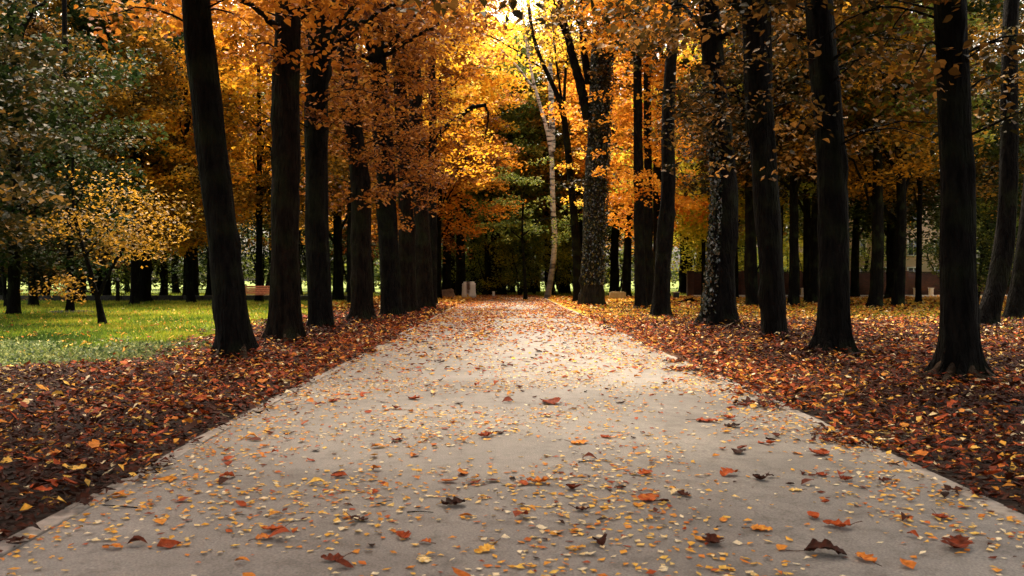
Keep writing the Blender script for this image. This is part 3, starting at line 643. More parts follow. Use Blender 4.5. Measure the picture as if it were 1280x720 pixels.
limb(mb, [L3(735, 150, -.1), L3(722, 95, -.2), L3(712, 60, -.2), L3(702, 20, -.1), L3(690, -30, 0)], .26, .12, rg, n=8)
limb(mb, [L3(736, 105, -.1), L3(728, 60, -.2), L3(727, 10, -.1), L3(722, -40, 0)], .20, .12, rg, n=8)
limb(mb, [L3(765, 75, 0), L3(778, 45, .2), L3(790, 15, .3), L3(800, -20, .3)], .12, .05, rg, n=7)
limb(mb, [L3(712, 60, -.2), L3(700, 35, -.3), L3(690, 0, -.3)], .09, .05, rg, n=6)
mb.build("limb", M['bark'], r1, smooth=True)
def ivy(root, ax, rad, z0, z1, n, size, rg, face=(-2.6, .2), out=.06, m='ivy'):
    axa = np.array(ax); z = rg.uniform(z0, z1, n); a = rg.uniform(face[0], face[1], n)
    r_ = np.interp(z, axa[:, 2], rad) * (1 + .25 * np.exp(-z / .7)) + rg.uniform(.01, out, n); cx = np.interp(z, axa[:, 2], axa[:, 0])
    C = np.stack([cx + np.cos(a) * r_, np.sin(a) * r_, z], -1)
    v, f, t = tree_leaves(C, size * rg.uniform(.5, 1.4, n), rg, droop=1.4, flat=.2)
    mobj("ivy", npmesh("ivy", v, f, tint=t), M[m], root)
ivy(r1, ax1, rad1, 1.0, 15, 4500, .10, rg, out=.16)
ivy(r4, ax4, rad4, .3, 6.5, 1500, .09, rg, face=(-3.6, -2.0), out=.08)

# slim leaning tree left of the ivy trunk
def simple_tree(name, px, d, pts, wid, label, bark_m='bark_far', leaf=None, limbs=(), cl=(), n=90, size=.16, H=None, flare=.3, cat="tree", group=None, crad=(.5, 1.0), seed=1, nseg=12):
    rg = np.random.default_rng(seed); x0 = X(px, d); root = empty(name, (x0, d, 0)); tag(root, label, cat, group)
    q = lambda a: (X(a[0], d) - x0, a[2] if len(a) > 2 else 0, Z(a[1], d))
    ax = [q(a) for a in pts]; ax[0] = (0, 0, 0)
    mb = MB(); rad = np.linspace(wid[0] / 2, wid[1] / 2, len(ax))
    trunk_mesh(mb, ax, rad, rg, flare=flare, nseg=nseg, zstep=.3)
    for (P, r0, r1) in limbs: limb(mb, [q(a) for a in P], r0, r1, rg, n=6, wob=.03)
    mb.build("trunk", M[bark_m], root, smooth=True)
    if leaf:
        C = np.array([q(a) for a in cl]); v, f, t = sprays(C, rg.uniform(*crad, len(C)), n, size, rg)
        mobj("crown", npmesh("crown", v, f, tint=t), M[leaf], root)
    return root
rs = np.random.default_rng(11)
def scatter(x0, x1, y0, y1, n, dy=1.5): return [(rs.uniform(x0, x1), rs.uniform(y0, y1), rs.uniform(-dy, dy)) for _ in range(n)]
simple_tree("slender_tree", 723, 52, [(723, 378), (721, 310), (714, 230), (705, 130), (690, 100), (676, 85), (664, 45), (658, -20)], (.50, .16),
            "thin dark crooked tree leaning left beside the ivy covered trunk", leaf='yellow', cl=scatter(600, 725, -20, 90, 30) + scatter(705, 735, 180, 260, 6), size=.17,
            limbs=[([(705, 130), (707, 80), (716, 20), (712, -30)], .10, .04), ([(702, 125), (694, 70), (690, 20), (680, -20)], .08, .03), ([(676, 85), (640, 60), (600, 40), (570, 45)], .06, .02)], seed=3)
simple_tree("maple_tree", 657, 57, [(657, 375), (656, 340), (652, 290), (655, 240)], (.24, .10),
            "young green leaved maple spreading low over the far end of the path", leaf='green', cat="maple tree", cl=scatter(600, 678, 245, 305, 30, 2.5) + scatter(700, 725, 250, 300, 8, 2) + scatter(625, 675, 200, 250, 10, 2), n=90, size=.17, crad=(.45, .9),
            limbs=[([(653, 300), (635, 285), (612, 280)], .05, .02), ([(653, 295), (675, 275), (700, 270)], .05, .02)], seed=15)
for (pts, wd, lab, sd_) in (([(1232, 412), (1244, 372), (1257, 320), (1264, 250), (1262, 120), (1266, 0)], (.50, .38), "dark trunk leaning right behind the nearest right trunk", 41),
                       ([(1272, 400), (1280, 350), (1292, 260), (1300, 120), (1302, 0)], (.62, .45), "dark leaning trunk cut by the right picture edge", 42)):
    row = simple_tree("leaning_tree", pts[0][0], D(pts[0][1]), pts, wd, lab, bark_m='bark', leaf='olive', cl=scatter(1215, 1300, 0, 150, 14, 1.5), n=110, size=.12, crad=(.4, .8), seed=sd_, nseg=18)
# birch with white bark
def birch_mat():
    m, N, L = newmat("birch_bark")
    tc = N.new("ShaderNodeTexCoord"); mp = N.new("ShaderNodeMapping"); mp.inputs["Scale"].default_value = (1, 1, 4); L.new(tc.outputs["Object"], mp.inputs[0])
    n1 = N.new("ShaderNodeTexNoise"); n1.inputs["Scale"].default_value = 1.6; n1.inputs["Detail"].default_value = 5; L.new(mp.outputs[0], n1.inputs["Vector"])
    r1 = ramp(N, [(.40, (.025, .02, .018)), (.50, (.46, .41, .34)), (.8, (.70, .64, .56))]); L.new(n1.outputs["Fac"], r1.inputs[0])
    sp = N.new("ShaderNodeSeparateXYZ"); L.new(tc.outputs["Object"], sp.inputs[0])
    mr = N.new("ShaderNodeMapRange"); mr.inputs[1].default_value = 1.0; mr.inputs[2].default_value = 4.0; mr.inputs[3].default_value = .15; mr.inputs[4].default_value = 1.0; L.new(sp.outputs[2], mr.inputs[0])
    mx = N.new("ShaderNodeMix"); mx.data_type = 'RGBA'; L.new(mr.outputs[0], mx.inputs[0]); mx.inputs[6].default_value = (.05, .04, .03, 1); L.new(r1.outputs[0], mx.inputs[7])
    pb = N.new("ShaderNodeBsdfPrincipled"); pb.inputs["Roughness"].default_value = .6; L.new(mx.outputs[2], pb.inputs["Base Color"])
    o = N.new("ShaderNodeOutputMaterial"); L.new(pb.outputs[0], o.inputs[0]); return m
M['birch'] = birch_mat()
simple_tree("birch_tree", 684, 62, [(684, 373), (688, 350), (694, 310), (691, 250), (690, 184), (681, 150), (668, 112), (660, 70), (652, 10)], (.44, .14),
            "white barked birch forking in two, standing beyond the end of the path", cat="birch tree", bark_m='birch', leaf='yellow', cl=scatter(635, 705, -10, 70, 30), size=.17, flare=.25,
            limbs=[([(690, 190), (690, 150), (689, 118), (688, 80)], .24, .14), ([(668, 112), (640, 75), (610, 50)], .09, .03)], seed=5)

# ------------------------------------------------------------------ small trees and things on the lawn
simple_tree("small_lawn_tree", 130, 26, [(130, 405), (127, 388), (124, 372), (122, 350), (110, 320), (96, 290), (92, 255), (94, 200)], (.20, .07),
            "small crooked tree with orange leaves standing alone on the lawn", bark_m='bark', leaf='ochre', size=.10, n=120, crad=(.3, .62),
            cl=scatter(100, 215, 250, 300, 44, 1.6) + scatter(60, 150, 270, 300, 18, 1.2) + scatter(130, 200, 300, 325, 14, 1) + scatter(60, 112, 342, 368, 12, .8) + scatter(100, 200, 205, 250, 14, 1.8) + scatter(175, 210, 290, 320, 5, .6),
            limbs=[([(124, 372), (136, 345), (150, 320), (165, 300), (180, 285)], .06, .02), ([(123, 368), (105, 362), (80, 364), (60, 372)], .035, .01),
                   ([(110, 320), (125, 300), (140, 270), (150, 240)], .045, .012), ([(96, 290), (85, 275), (70, 262)], .03, .01), ([(94, 260), (105, 245), (112, 225)], .03, .01)], seed=8)
r = simple_tree("lawn_tree", 90, 36, [(90, 390), (90, 360), (91, 320), (88, 280), (90, 200), (85, 100), (84, 0)], (.30, .20),
            "upright dark tree rising from a bare soil ring on the lawn", bark_m='bark', leaf='olive', size=.14, n=90, crad=(.5, .9), cl=scatter(20, 150, 250, 345, 26, 2) + scatter(0, 170, 0, 240, 60, 2.5), seed=9)
mb = MB(); th = np.linspace(0, 2 * np.pi, 26, endpoint=False); V = [(0, 0, .07)]
for rr_, zz in ((.45, .06), (.85, .03), (1.12, -.03)):
    V += [(math.cos(a) * rr_ * (1 + .08 * math.sin(5 * a)), math.sin(a) * rr_, zz) for a in th]
V = np.array(V) + np.array([X(90, 36), 36, 0])
mb.add(V[1:], [[k * 26 + i, (k + 1) * 26 + i, (k + 1) * 26 + (i + 1) % 26, k * 26 + (i + 1) % 26] for k in range(2) for i in range(26)])
mb.add(V[:27], [[0, 1 + i, 1 + (i + 1) % 26] for i in range(26)])
M['soil'] = plain("bare_soil", (.006, .005, .004), (.02, .016, .012), scale=8, rough=.95, bump=.8, dist=.05)
s = mb.build("soil_ring", M['soil'], smooth=True); tag(s, kind='structure')

# ------------------------------------------------------------------ background trees: shared meshes
NV = 6
TR = []; CR = []; CL = []
for k in range(NV):
    rg = np.random.default_rng(100 + k); mb = MB()
    H = 15; lean = rg.normal(0, .25); ax = [(0, 0, 0)]; rad = [.5]
    for z in (1.5, 3, 5, 7, 9, 11, 13, 15): ax.append((ax[-1][0] + lean * .22 + rg.normal(0, .12), ax[-1][1] + rg.normal(0, .1), z)); rad.append(.5 * (1 - z / 19))
    trunk_mesh(mb, ax, rad, rg, flare=.35, nseg=10, zstep=.5)
    C = crown_centres(rg, 120, 4.3, 6, 19.5); axa = np.array(ax)
    for j in range(12):
        q = C[rg.integers(len(C))]; zs_ = np.clip(q[2] - rg.uniform(2, 4), 3.6, 14); tx, ty = np.interp(zs_, axa[:, 2], axa[:, 0]), np.interp(zs_, axa[:, 2], axa[:, 1])
        limb(mb, [(tx, ty, zs_), (tx + (q[0] - tx) * .5, ty + (q[1] - ty) * .5, zs_ + (q[2] - zs_) * .65), q], .16, .03, rg, n=5, wob=.08, steps=5)
    TR.append(npmesh("trunk", np.concatenate(mb.V), np.concatenate(mb.F4), smooth=True)); TR[-1].materials.append(M['bark_far'])
    v, f, t = sprays(C, rg.uniform(.75, 1.5, len(C)), 75, .235, rg, thick=.4)
    CR.append(npmesh("crown", v, f, tint=t)); CR[-1].materials.append(M['gold'])
    C = crown_centres(rg, 70, 2.7, .9, 6.2, hollow=.1); v, f, t = sprays(C, rg.uniform(.5, .95, len(C)), 85, .17, rg, thick=.4)
    CL.append(npmesh("foliage", v, f, tint=t)); CL[-1].materials.append(M['green'])
TL = []
for k in range(3):
    rg = np.random.default_rng(200 + k); mb = MB()
    for j in range(4):
        a = rg.uniform(0, 6.28); limb(mb, [(0, 0, -.1), (math.cos(a) * .4, math.sin(a) * .4, 1.6), (math.cos(a) * 1.1, math.sin(a) * 1.1, 4.2)], .10, .03, rg, n=5, wob=.05, steps=4)
    TL.append(npmesh("stem", np.concatenate(mb.V), np.concatenate(mb.F4), smooth=True)); TL[-1].materials.append(M['bark_far'])
CNAME = {'ochre': "dull ochre", 'yellow': "bright yellow", 'gold': "golden", 'orange': "orange", 'rust': "rusty", 'brown': "dark brown", 'olive': "dull olive", 'lime': "yellow green", 'green': "mid green", 'darkgreen': "dark green"}
BG = []
def place(px, d, leaf, girth=.5, s=1.0, zc=0.0, barkm='bark_far', kind='tree'):
    """girth: trunk width in metres; zc: how far the crown is lowered"""
    rg = np.random.default_rng(int(px * 7 + d * 131) % 99991)
    k = int(rg.integers(NV)); root = empty("shrub" if kind == 'shrub' else "background_tree", (X(px, d), d, 0), rg.uniform(0, 6.28))
    if kind == 'tree':
        t = bpy.data.objects.new("trunk", TR[k]); link(t, root); t.scale = (girth, girth, s)
        t.material_slots[0].link = 'OBJECT'; t.material_slots[0].material = M[barkm]
        c = bpy.data.objects.new("crown", CR[k]); link(c, root); c.scale = (s, s, s * 1.0); c.location = (0, 0, -zc)
    else:
        t = bpy.data.objects.new("stem", TL[k % 3]); link(t, root); t.scale = (s, s, s * .8)
        c = bpy.data.objects.new("foliage", CL[k]); link(c, root); c.scale = (s, s, s)
    c.material_slots[0].link = 'OBJECT'; c.material_slots[0].material = M[leaf]
    BG.append(dict(o=root, px=px, d=d, leaf=leaf, kind=kind, girth=girth))
    return root
# trunks the photograph shows between and behind the rows: (px, base row, leaf, trunk width m, crown drop)
for (px, py, leaf, gi, s, zc) in [
    (943, 383, 'olive', .65, 1.0, 0), (993, 383, 'brown', .55, 1.0, 0), (1016, 380, 'olive', .55, 1.0, 0), (1096, 385, 'ochre', .62, .95, 0), (1124, 384, 'green', .58, 1.0, 0),
    (1070, 372, 'olive', .6, 1.1, 0), (857, 367, 'lime', 1.2, 1.2, 2), (1150, 379, 'ochre', .35, 1, 0), (1035, 377, 'green', .4, 1, 0), (920, 374, 'ochre', .45, 1, 0), (975, 375, 'green', .4, 1, 0), (1190, 381, 'darkgreen', .4, 1, 0), (880, 372, 'lime', .35, 1, 0),
    (565, 369, 'yellow', .6, 1.1, -2), (548, 374, 'rust', .45, 1.0, 0), (440, 380, 'ochre', .4, 1, 0), (425, 376, 'darkgreen', .5, 1, 0),
    (620, 369, 'green', 1.5, 1.15, .5), (603, 366.5, 'green', .6, 1.1, 0), (639, 367, 'green', .7, 1.2, -1), (630, 366, 'green', .5, 1.1, 1), (672, 365.5, 'green', .5, 1.1, 1), (657, 366, 'darkgreen', 1.2, 1.1, 1.5), (707, 367, 'green', .9, 1.1, 0), (725, 369, 'ochre', .8, 1.1, 0),
    (556, 371, 'gold', .7, 1.1, -1.5), (575, 370, 'yellow', .8, 1.1, -2), (590, 368, 'green', .9, 1.15, 0), (768, 369, 'orange', .8, 1.1, 0), (783, 371, 'orange', .7, 1.1, 0)]:
    place(px, D(py), leaf, gi, s, zc)
# the wood beyond: layers of single trees
rb = np.random.default_rng(77)
def leaf_at(px, d):
    if px < 70: c = ['olive', 'darkgreen', 'brown', 'darkgreen']
    elif px < 230: c = ['ochre', 'gold', 'rust', 'darkgreen']
    elif px < 430: c = ['ochre', 'gold', 'ochre', 'darkgreen']
    elif px < 540: c = ['rust', 'orange', 'ochre', 'orange']
    elif px < 745: c = ['yellow', 'yellow', 'yellow', 'gold']
    elif px < 830: c = ['orange', 'orange', 'gold', 'darkgreen']
    elif px < 910: c = ['lime', 'gold', 'ochre', 'lime']
    elif px < 1010: c = ['ochre', 'brown', 'green', 'darkgreen']
    else: c = ['ochre', 'olive', 'green', 'darkgreen']
    if 540 < px < 760 and d > 76: c = ['green', 'darkgreen', 'darkgreen', 'green']
    elif 592 < px < 700: c = ['green', 'green', 'lime', 'green']
    elif d > 95 and not 500 < px < 900: c = ['darkgreen', 'green', 'darkgreen', 'ochre']
    return c[int(rb.integers(4))]
for (d0, d1, n, x0, x1) in ((50, 62, 15, -60, 1340), (64, 78, 20, -60, 1340), (80, 98, 22, -60, 1340), (100, 124, 22, -60, 1340)):
    for i in range(n):
        px = x0 + (x1 - x0) * (i + rb.uniform(.15, .85)) / n; d = rb.uniform(d0, d1)
        if abs(X(px, d)) < 4.6 and d < 76: continue
        if 560 < px < 800 and d < 64: continue
        if 575 < px < 745 and d > 79 and i % 2: continue
        if (1135 < px < 1185 or 1055 < px < 1085) and d < 92: continue
        place(px, d, leaf_at(px, d), rb.uniform(.45, .9), rb.uniform(.9, 1.25), rb.uniform(-2.5, -.5) if 560 < px < 745 and d < 79 else rb.uniform(0, 2.5))
# left foreground edge: darker nearer trees at the picture's left border
for px, d, leaf in ((20, 33, 'darkgreen'), (-50, 26, 'olive'), (45, 44, 'brown'), (170, 47, 'ochre'), (240, 50, 'gold'), (325, 52, 'gold'), (135, 57, 'ochre'), (205, 62, 'gold'), (262, 68, 'ochre'), (95, 52, 'darkgreen')):
    place(px, d, leaf, .45, .85 if d < 51 else 1.2, 3.2 if px < 60 else (2.0 if d < 54 else -1.0))
# understorey shrubs
for px, d, leaf, s in ((585, 84, 'darkgreen', 1.3), (605, 78, 'green', 1.2), (640, 86, 'green', 1.5), (668, 80, 'green', 1.35), (700, 84, 'green', 1.2), (560, 92, 'darkgreen', 1.5), (735, 90, 'olive', 1.4), (775, 84, 'olive', 1.2),
                       (625, 100, 'darkgreen', 2.2), (660, 102, 'darkgreen', 2.3), (595, 104, 'darkgreen', 2.1), (700, 104, 'darkgreen', 2.0), (880, 76, 'lime', 1.1), (1010, 80, 'lime', 1.0), (1080, 78, 'green', 1.2), (1180, 74, 'darkgreen', 1.2), (1225, 50, 'green', .9), (1275, 46, 'darkgreen', 1.1),
                       (650, 74, 'green', 1.0), (612, 75, 'lime', .9), (690, 77, 'lime', 1.0), (578, 76, 'green', 1.0), (720, 80, 'lime', 1.1), (895, 84, 'lime', 1.4), (940, 86, 'green', 1.4), (985, 84, 'lime', 1.2), (10, 42, 'olive', 1.1), (60, 60, 'darkgreen', 1.3), (180, 60, 'green', .9), (210, 64, 'darkgreen', 1.3), (120, 62, 'darkgreen', 1.4), (275, 74, 'darkgreen', 1.3), (330, 76, 'darkgreen', 1.4), (395, 78, 'darkgreen', 1.5), (440, 76, 'darkgreen', 1.4)):
    place(px, d, leaf, .5, s, 0, kind='shrub')
# far wood edge: one mass of dark foliage and stems
rg = np.random.default_rng(31); C = []
for i in range(900):
    a = rg.uniform(-.62, .62); d = rg.uniform(128, 142); h = 9.5 + 3 * math.sin(a * 17) + 2 * math.sin(a * 41)
    C.append((math.sin(a) * d, math.cos(a) * d, 1.1 + rg.uniform(0, 1) ** 1.1 * h))
v, f, t = sprays(np.array(C), rg.uniform(1.6, 2.8, len(C)), 16, .55, rg, thick=1.0)
o = mobj("distant_woodland", npmesh("distant_woodland", v, f, tint=t), M['green']); tag(o, "dark far edge of the wood closing the view behind all trunks", "woodland", kind='stuff')

# labels of the background trees: each one located by its own look and its neighbours
LM = [(-200, "at the far left border"), (60, "behind the crooked lawn tree"), (165, "behind the lawn, right of the crooked tree"), (235, "behind the nearest left trunk"), (300, "behind the wooden bench"), (350, "between the thick buttressed trunk and rusty row"),
      (430, "behind the rusty leaved left row"), (545, "behind the sloping brown stone"), (572, "behind the white stone block"), (600, "beyond the path's end, left of the birch"), (665, "right beside the white birch"),
      (705, "close behind the ivy covered trunk"), (760, "behind the low yellowish stone"), (815, "behind the curved right trunk"), (865, "behind the broad flared right trunk"), (930, "behind the third right trunk"),
      (985, "left of the rooted right trunk"), (1045, "before the pale building"), (1120, "left of the nearest right trunk"), (1195, "right of the nearest right trunk"), (1262, "at the far right border")]
def lmk(px):
    r_ = LM[0][1]
    for a, t_ in LM:
        if px >= a: r_ = t_
    return r_
from collections import defaultdict
gr = defaultdict(list)
for b in BG:
    size = "thick" if b['girth'] > .72 else "slim"
    dep = "near" if b['d'] < 50 else ("midway" if b['d'] < 80 else "distant")
    b['base'] = (f"{dep} {CNAME[b['leaf']]} shrub {lmk(b['px'])}" if b['kind'] == 'shrub' else f"{dep} {size} {CNAME[b['leaf']]} tree {lmk(b['px'])}")
    gr[b['base']].append(b)
NUM = {2: "two", 3: "three", 4: "four", 5: "five", 6: "six", 7: "seven", 8: "eight"}
ORD = ["leftmost", "second from left", "third from left", "fourth from left", "fifth from left", "sixth from left", "seventh from left"]
for base, L_ in gr.items():
    L_.sort(key=lambda b: b['px'])
    for i, b in enumerate(L_):
        lab = base
        if len(L_) > 1: lab = base + ", " + ("rightmost" if i == len(L_) - 1 else ORD[min(i, 6)])
        tag(b['o'], lab, "shrub" if b['kind'] == 'shrub' else "tree", "shrubs under the trees" if b['kind'] == 'shrub' else "background trees of the wood")
for t_ in TREES: t_['group'] = "trees lining the path"

# ------------------------------------------------------------------ bench
M['slat'] = plain("bench_wood", (.60, .16, .06), (.78, .30, .13), scale=9, rough=.5, bump=.2)
M['iron'] = plain("dark_iron", (.012, .012, .012), (.03, .028, .026), scale=20, rough=.5)
d = 50.0; bench = empty("park_bench", (X(322, d), d, 0), R(2)); tag(bench, "wooden bench with orange brown slats beyond the lawn, between two left trunks", "bench")
mb = MB()
for k in range(4): mb.box((0, -.10 + k * .125, .45), (1.9, .10, .035))
mb.build("seat", M['slat'], bench, bevel=.006)
mb = MB(); rt = rotx(R(-14))
for k in range(4): mb.box((0, .40 + k * .032, .54 + k * .115), (1.9, .03, .095), rt)
mb.build("backrest", M['slat'], bench, bevel=.006)
for sx in (-.72, .72):
    mb = MB(); mb.box((sx, -.08, .215), (.06, .05, .43)).box((sx, .36, .215), (.06, .05, .43)).box((sx, .14, .415), (.06, .5, .03)).box((sx, .47, .68), (.05, .03, .50), rt)
    mb.build("leg", M['iron'], bench, bevel=.005)

# ------------------------------------------------------------------ stones
def rock(name, px, d, dims, label, m, seed, lump=.06, tilt=(0, 0), rz=0.0, z=0.0, taper=.12, cat="stone", sub=5):
    bm = bmesh.new(); bmesh.ops.create_cube(bm, size=1.0)
    bmesh.ops.bevel(bm, geom=bm.edges[:], offset=.09, segments=2, affect='EDGES')
    bmesh.ops.subdivide_edges(bm, edges=bm.edges[:], cuts=sub, use_grid_fill=True)
    for v in bm.verts:
        f_ = 1 - taper * (v.co.z + .5); v.co.x *= f_; v.co.y *= f_
        n_ = mnoise.noise(v.co * 3 + Vector((seed, 0, 0))) + .5 * mnoise.noise(v.co * 8 + Vector((seed, 3, 0)))
        v.co += v.co.normalized() * n_ * lump
        v.co.z += tilt[0] * v.co.x * (v.co.z + .5)
        v.co.x *= dims[0]; v.co.y *= dims[1]; v.co.z = (v.co.z + .5) * dims[2] - .03 + z
    me = bpy.data.meshes.new(name); bm.to_mesh(me); bm.free()
    for p_ in me.polygons: p_.use_smooth = True
    me.materials.append(m); o = bpy.data.objects.new(name, me); o.location = (X(px, d), d, 0); o.rotation_euler = (0, 0, rz); link(o); tag(o, label, cat); return o
def stained():
    m, N, L = newmat("white_stone")
    tc = N.new("ShaderNodeTexCoord"); n1 = N.new("ShaderNodeTexNoise"); n1.inputs["Scale"].default_value = 5; n1.inputs["Detail"].default_value = 6; L.new(tc.outputs["Object"], n1.inputs["Vector"])
    mp = N.new("ShaderNodeMapping"); mp.inputs["Location"].default_value = (.18, 0, -.95); mp.inputs["Scale"].default_value = (4.5, .4, 1.2); L.new(tc.outputs["Object"], mp.inputs[0])
    g = N.new("ShaderNodeTexGradient"); g.gradient_type = 'SPHERICAL'; L.new(mp.outputs[0], g.inputs[0])
    ml = N.new("ShaderNodeMath"); ml.operation = 'MULTIPLY'; L.new(g.outputs["Fac"], ml.inputs[0]); L.new(n1.outputs["Fac"], ml.inputs[1])
    r1 = ramp(N, [(0.06, (.72, .66, .58)), (.30, (.10, .05, .025))]); L.new(ml.outputs[0], r1.inputs[0])
    bp = N.new("ShaderNodeBump"); bp.inputs["Strength"].default_value = .5; bp.inputs["Distance"].default_value = .03; L.new(n1.outputs["Fac"], bp.inputs["Height"])
    pb = N.new("ShaderNodeBsdfPrincipled"); pb.inputs["Roughness"].default_value = .85; L.new(r1.outputs[0], pb.inputs["Base Color"]); L.new(bp.outputs[0], pb.inputs["Normal"])
    o = N.new("ShaderNodeOutputMaterial"); L.new(pb.outputs[0], o.inputs[0]); return m
rock("stone_block", 586, 64, (1.0, .6, 1.15), "upright white stone block with a brown stain, at the path's far left corner", stained(), 3.0, lump=.05, taper=.10)
M['brownstone'] = plain("brown_stone", (.10, .06, .04), (.30, .19, .12), scale=3, rough=.9, bump=.6, dist=.03)
rock("boulder", 557, 63, (1.25, .6, .62), "sloping brown boulder lying left of the white stone block", M['brownstone'], 9.0, lump=.10, tilt=(.35, 0), taper=.2, cat="boulder")
M['ystone'] = plain("yellowish_stone", (.34, .24, .10), (.52, .38, .20), scale=4, rough=.85, bump=.4, dist=.02)
rock("stone_block", 772, 60, (1.05, .6, .52), "low yellowish stone block between the ivy trunk and slim trunks", M['ystone'], 5.0, lump=.03, taper=.04)
M['pale'] = plain("pale_stone", (.45, .40, .33), (.66, .60, .50), scale=6, rough=.8)
def post(px, d, w, h, label, m, cap=True, name="stone_post"):
    r_ = empty(name, (X(px, d), d, 0)); tag(r_, label, "post")
    mb = MB(); mb.box((0, 0, h / 2 - .05), (w, w, h + .1)); mb.build("shaft", m, r_, bevel=.01)
    mb = MB(); mb.box((0, 0, h + .025), (w * 1.25, w * 1.25, .05)); mb.build("cap", m, r_, bevel=.012)
    return r_
post(617, 68, .18, .36, "small white post on the far end of the path", M['pale'])
post(811.5, 62, .26, .62, "pale stone post seen between the slim and curved right trunks", M['ystone'])
bx = empty("utility_box", (X(845.5, 60), 60, 0)); tag(bx, "small dark box with a pale lid right of the curved trunk", "box")
MB().box((0, 0, .2), (.36, .30, .46)).build("body", M['iron'], bx, bevel=.01); MB().box((0, 0, .455), (.42, .36, .05)).build("lid", M['pale'], bx, bevel=.008)
mb = MB(); d = 50.5; rg = np.random.default_rng(2)
fl = empty("fallen_branch", (X(860, d), d, 0)); tag(fl, "dark broken log on the ochre leaves left of the flared trunk", "log")
mb = MB(); limb(mb, [(-.45, 0, .02), (-.1, .05, .14), (.2, 0, .18), (.5, -.1, .05)], .05, .09, rg, n=8, wob=.015); mb.build("log", M['bark'], fl, smooth=True)
mb = MB(); limb(mb, [(.1, 0, .15), (.2, -.15, .25), (.35, -.2, .36)], .03, .012, rg, n=5, wob=.01); mb.build("stub", M['bark'], fl, smooth=True)

# ------------------------------------------------------------------ low stone edging behind the lawn, wooden post
M['edge'] = plain("dark_edging", (.012, .012, .010), (.05, .045, .035), scale=5, rough=.9, bump=.5, dist=.03)
mb = MB(); rg = np.random.default_rng(12); x = -34.0
while x < -8.5:
    w = rg.uniform(.9, 1.6); mb.box((x + w / 2, 56 + rg.normal(0, .03), .14), (w - .02, .35, .34 + rg.normal(0, .02)), rotz(rg.normal(0, .02))); x += w
e = mb.build("low_wall", M['edge'], bevel=.03); tag(e, "low dark stone edging wall behind the lawn and bench", "wall")
wp = post(149, 52, .16, 1.15, "grey wooden post behind the lawn, right of the crooked tree", M['bark_grey'], name="wooden_post")

# ------------------------------------------------------------------ brick wall, kerb with posts, building (right background)
def brick(name, c1, c2, mo, sc=1.0):
    m, N, L = newmat(name)
    tc = N.new("ShaderNodeTexCoord"); mp = N.new("ShaderNodeMapping"); mp.inputs["Rotation"].default_value = (R(90), 0, 0); L.new(tc.outputs["Object"], mp.inputs[0])
    b = N.new("ShaderNodeTexBrick"); b.inputs["Scale"].default_value = sc; b.inputs["Color1"].default_value = (*c1, 1); b.inputs["Color2"].default_value = (*c2, 1); b.inputs["Mortar"].default_value = (*mo, 1)
    b.inputs["Brick Width"].default_value = .25; b.inputs["Row Height"].default_value = .08; b.inputs["Mortar Size"].default_value = .008; L.new(mp.outputs[0], b.inputs["Vector"])
    n = N.new("ShaderNodeTexNoise"); n.inputs["Scale"].default_value = .8; n.inputs["Detail"].default_value = 5; L.new(tc.outputs["Object"], n.inputs["Vector"])
    r2 = ramp(N, [(.35, (.5, .5, .5)), (.65, (1.1, 1.1, 1.1))]); L.new(n.outputs["Fac"], r2.inputs[0])
    mx = N.new("ShaderNodeMix"); mx.data_type = 'RGBA'; mx.blend_type = 'MULTIPLY'; mx.inputs[0].default_value = 1; L.new(b.outputs["Color"], mx.inputs[6]); L.new(r2.outputs[0], mx.inputs[7])
    pb = N.new("ShaderNodeBsdfPrincipled"); pb.inputs["Roughness"].default_value = .9; L.new(mx.outputs[2], pb.inputs["Base Color"])
    o = N.new("ShaderNodeOutputMaterial"); L.new(pb.outputs[0], o.inputs[0]); return m
M['brick'] = brick("red_brick", (.10, .03, .018), (.06, .02, .014), (.06, .05, .04))
W = empty("brick_wall", (X(860, 72), 72, 0)); tag(W, "long dark red brick wall behind the trees on the right", "wall")
L0 = 34.0
MB().box((L0 / 2, 0, .85), (L0, .3, 1.9)).build("wall_panel", M['brick'], W)
MB().box((L0 / 2, 0, 1.86), (L0 + .1, .42, .10)).build("coping", M['edge'], W, bevel=.02)
for k in range(9): MB().box((k * 4.2 + .2, -.04, .92), (.5, .5, 2.1)).build("pier", M['brick'], W, bevel=.01)
K = MB(); x = 13.5
while x < 46: K.box((x + .6, 66, .06), (1.18, .22, .22)); x += 1.2
K = K.build("stone_kerb", M['pale'], bevel=.015); tag(K, "pale low stone kerb running in front of the brick wall", "kerb")
for px, wh in ((1005, "right of the third right trunk"), (1052, "half hidden by the rooted right trunk"), (1147, "left of two near the nearest trunk"), (1166, "right of two near the nearest trunk"), (1241, "right of the nearest trunk")):
    post(px, 67, .26, .62, "short stone post before the brick wall, " + wh, M['pale'])
M['render'] = plain("pinkish_render", (.36, .25, .19), (.48, .35, .27), scale=.5, rough=.9, bump=.1)
M['roof'] = plain("roof_tile", (.10, .04, .03), (.18, .07, .05), scale=3, rough=.8)
M['glass'] = plain("window_glass", (.03, .035, .04), (.05, .055, .06), scale=1, rough=.08, bump=0, spec=.8)
M['frame'] = plain("white_paint", (.6, .58, .54), (.74, .72, .68), scale=8, rough=.5)
B = empty("house", (X(1110, 92), 92, 0)); tag(B, "pale pinkish house glimpsed over the brick wall through the trees", "house")
MB().box((0, 4, 4.5), (14, 8, 9.2)).build("wall", M['render'], B)
mb = MB(); V = np.array([(-7.5, -.6, 9.1), (7.5, -.6, 9.1), (7.5, 8.6, 9.1), (-7.5, 8.6, 9.1), (-5, 4, 12), (5, 4, 12)])
mb.add(V, [[0, 1, 5, 4], [2, 3, 4, 5]]); mb.add(V, [[1, 2, 5], [3, 0, 4]]); mb.add(V, [[0, 3, 2, 1]])
mb.build("roof", M['roof'], B)
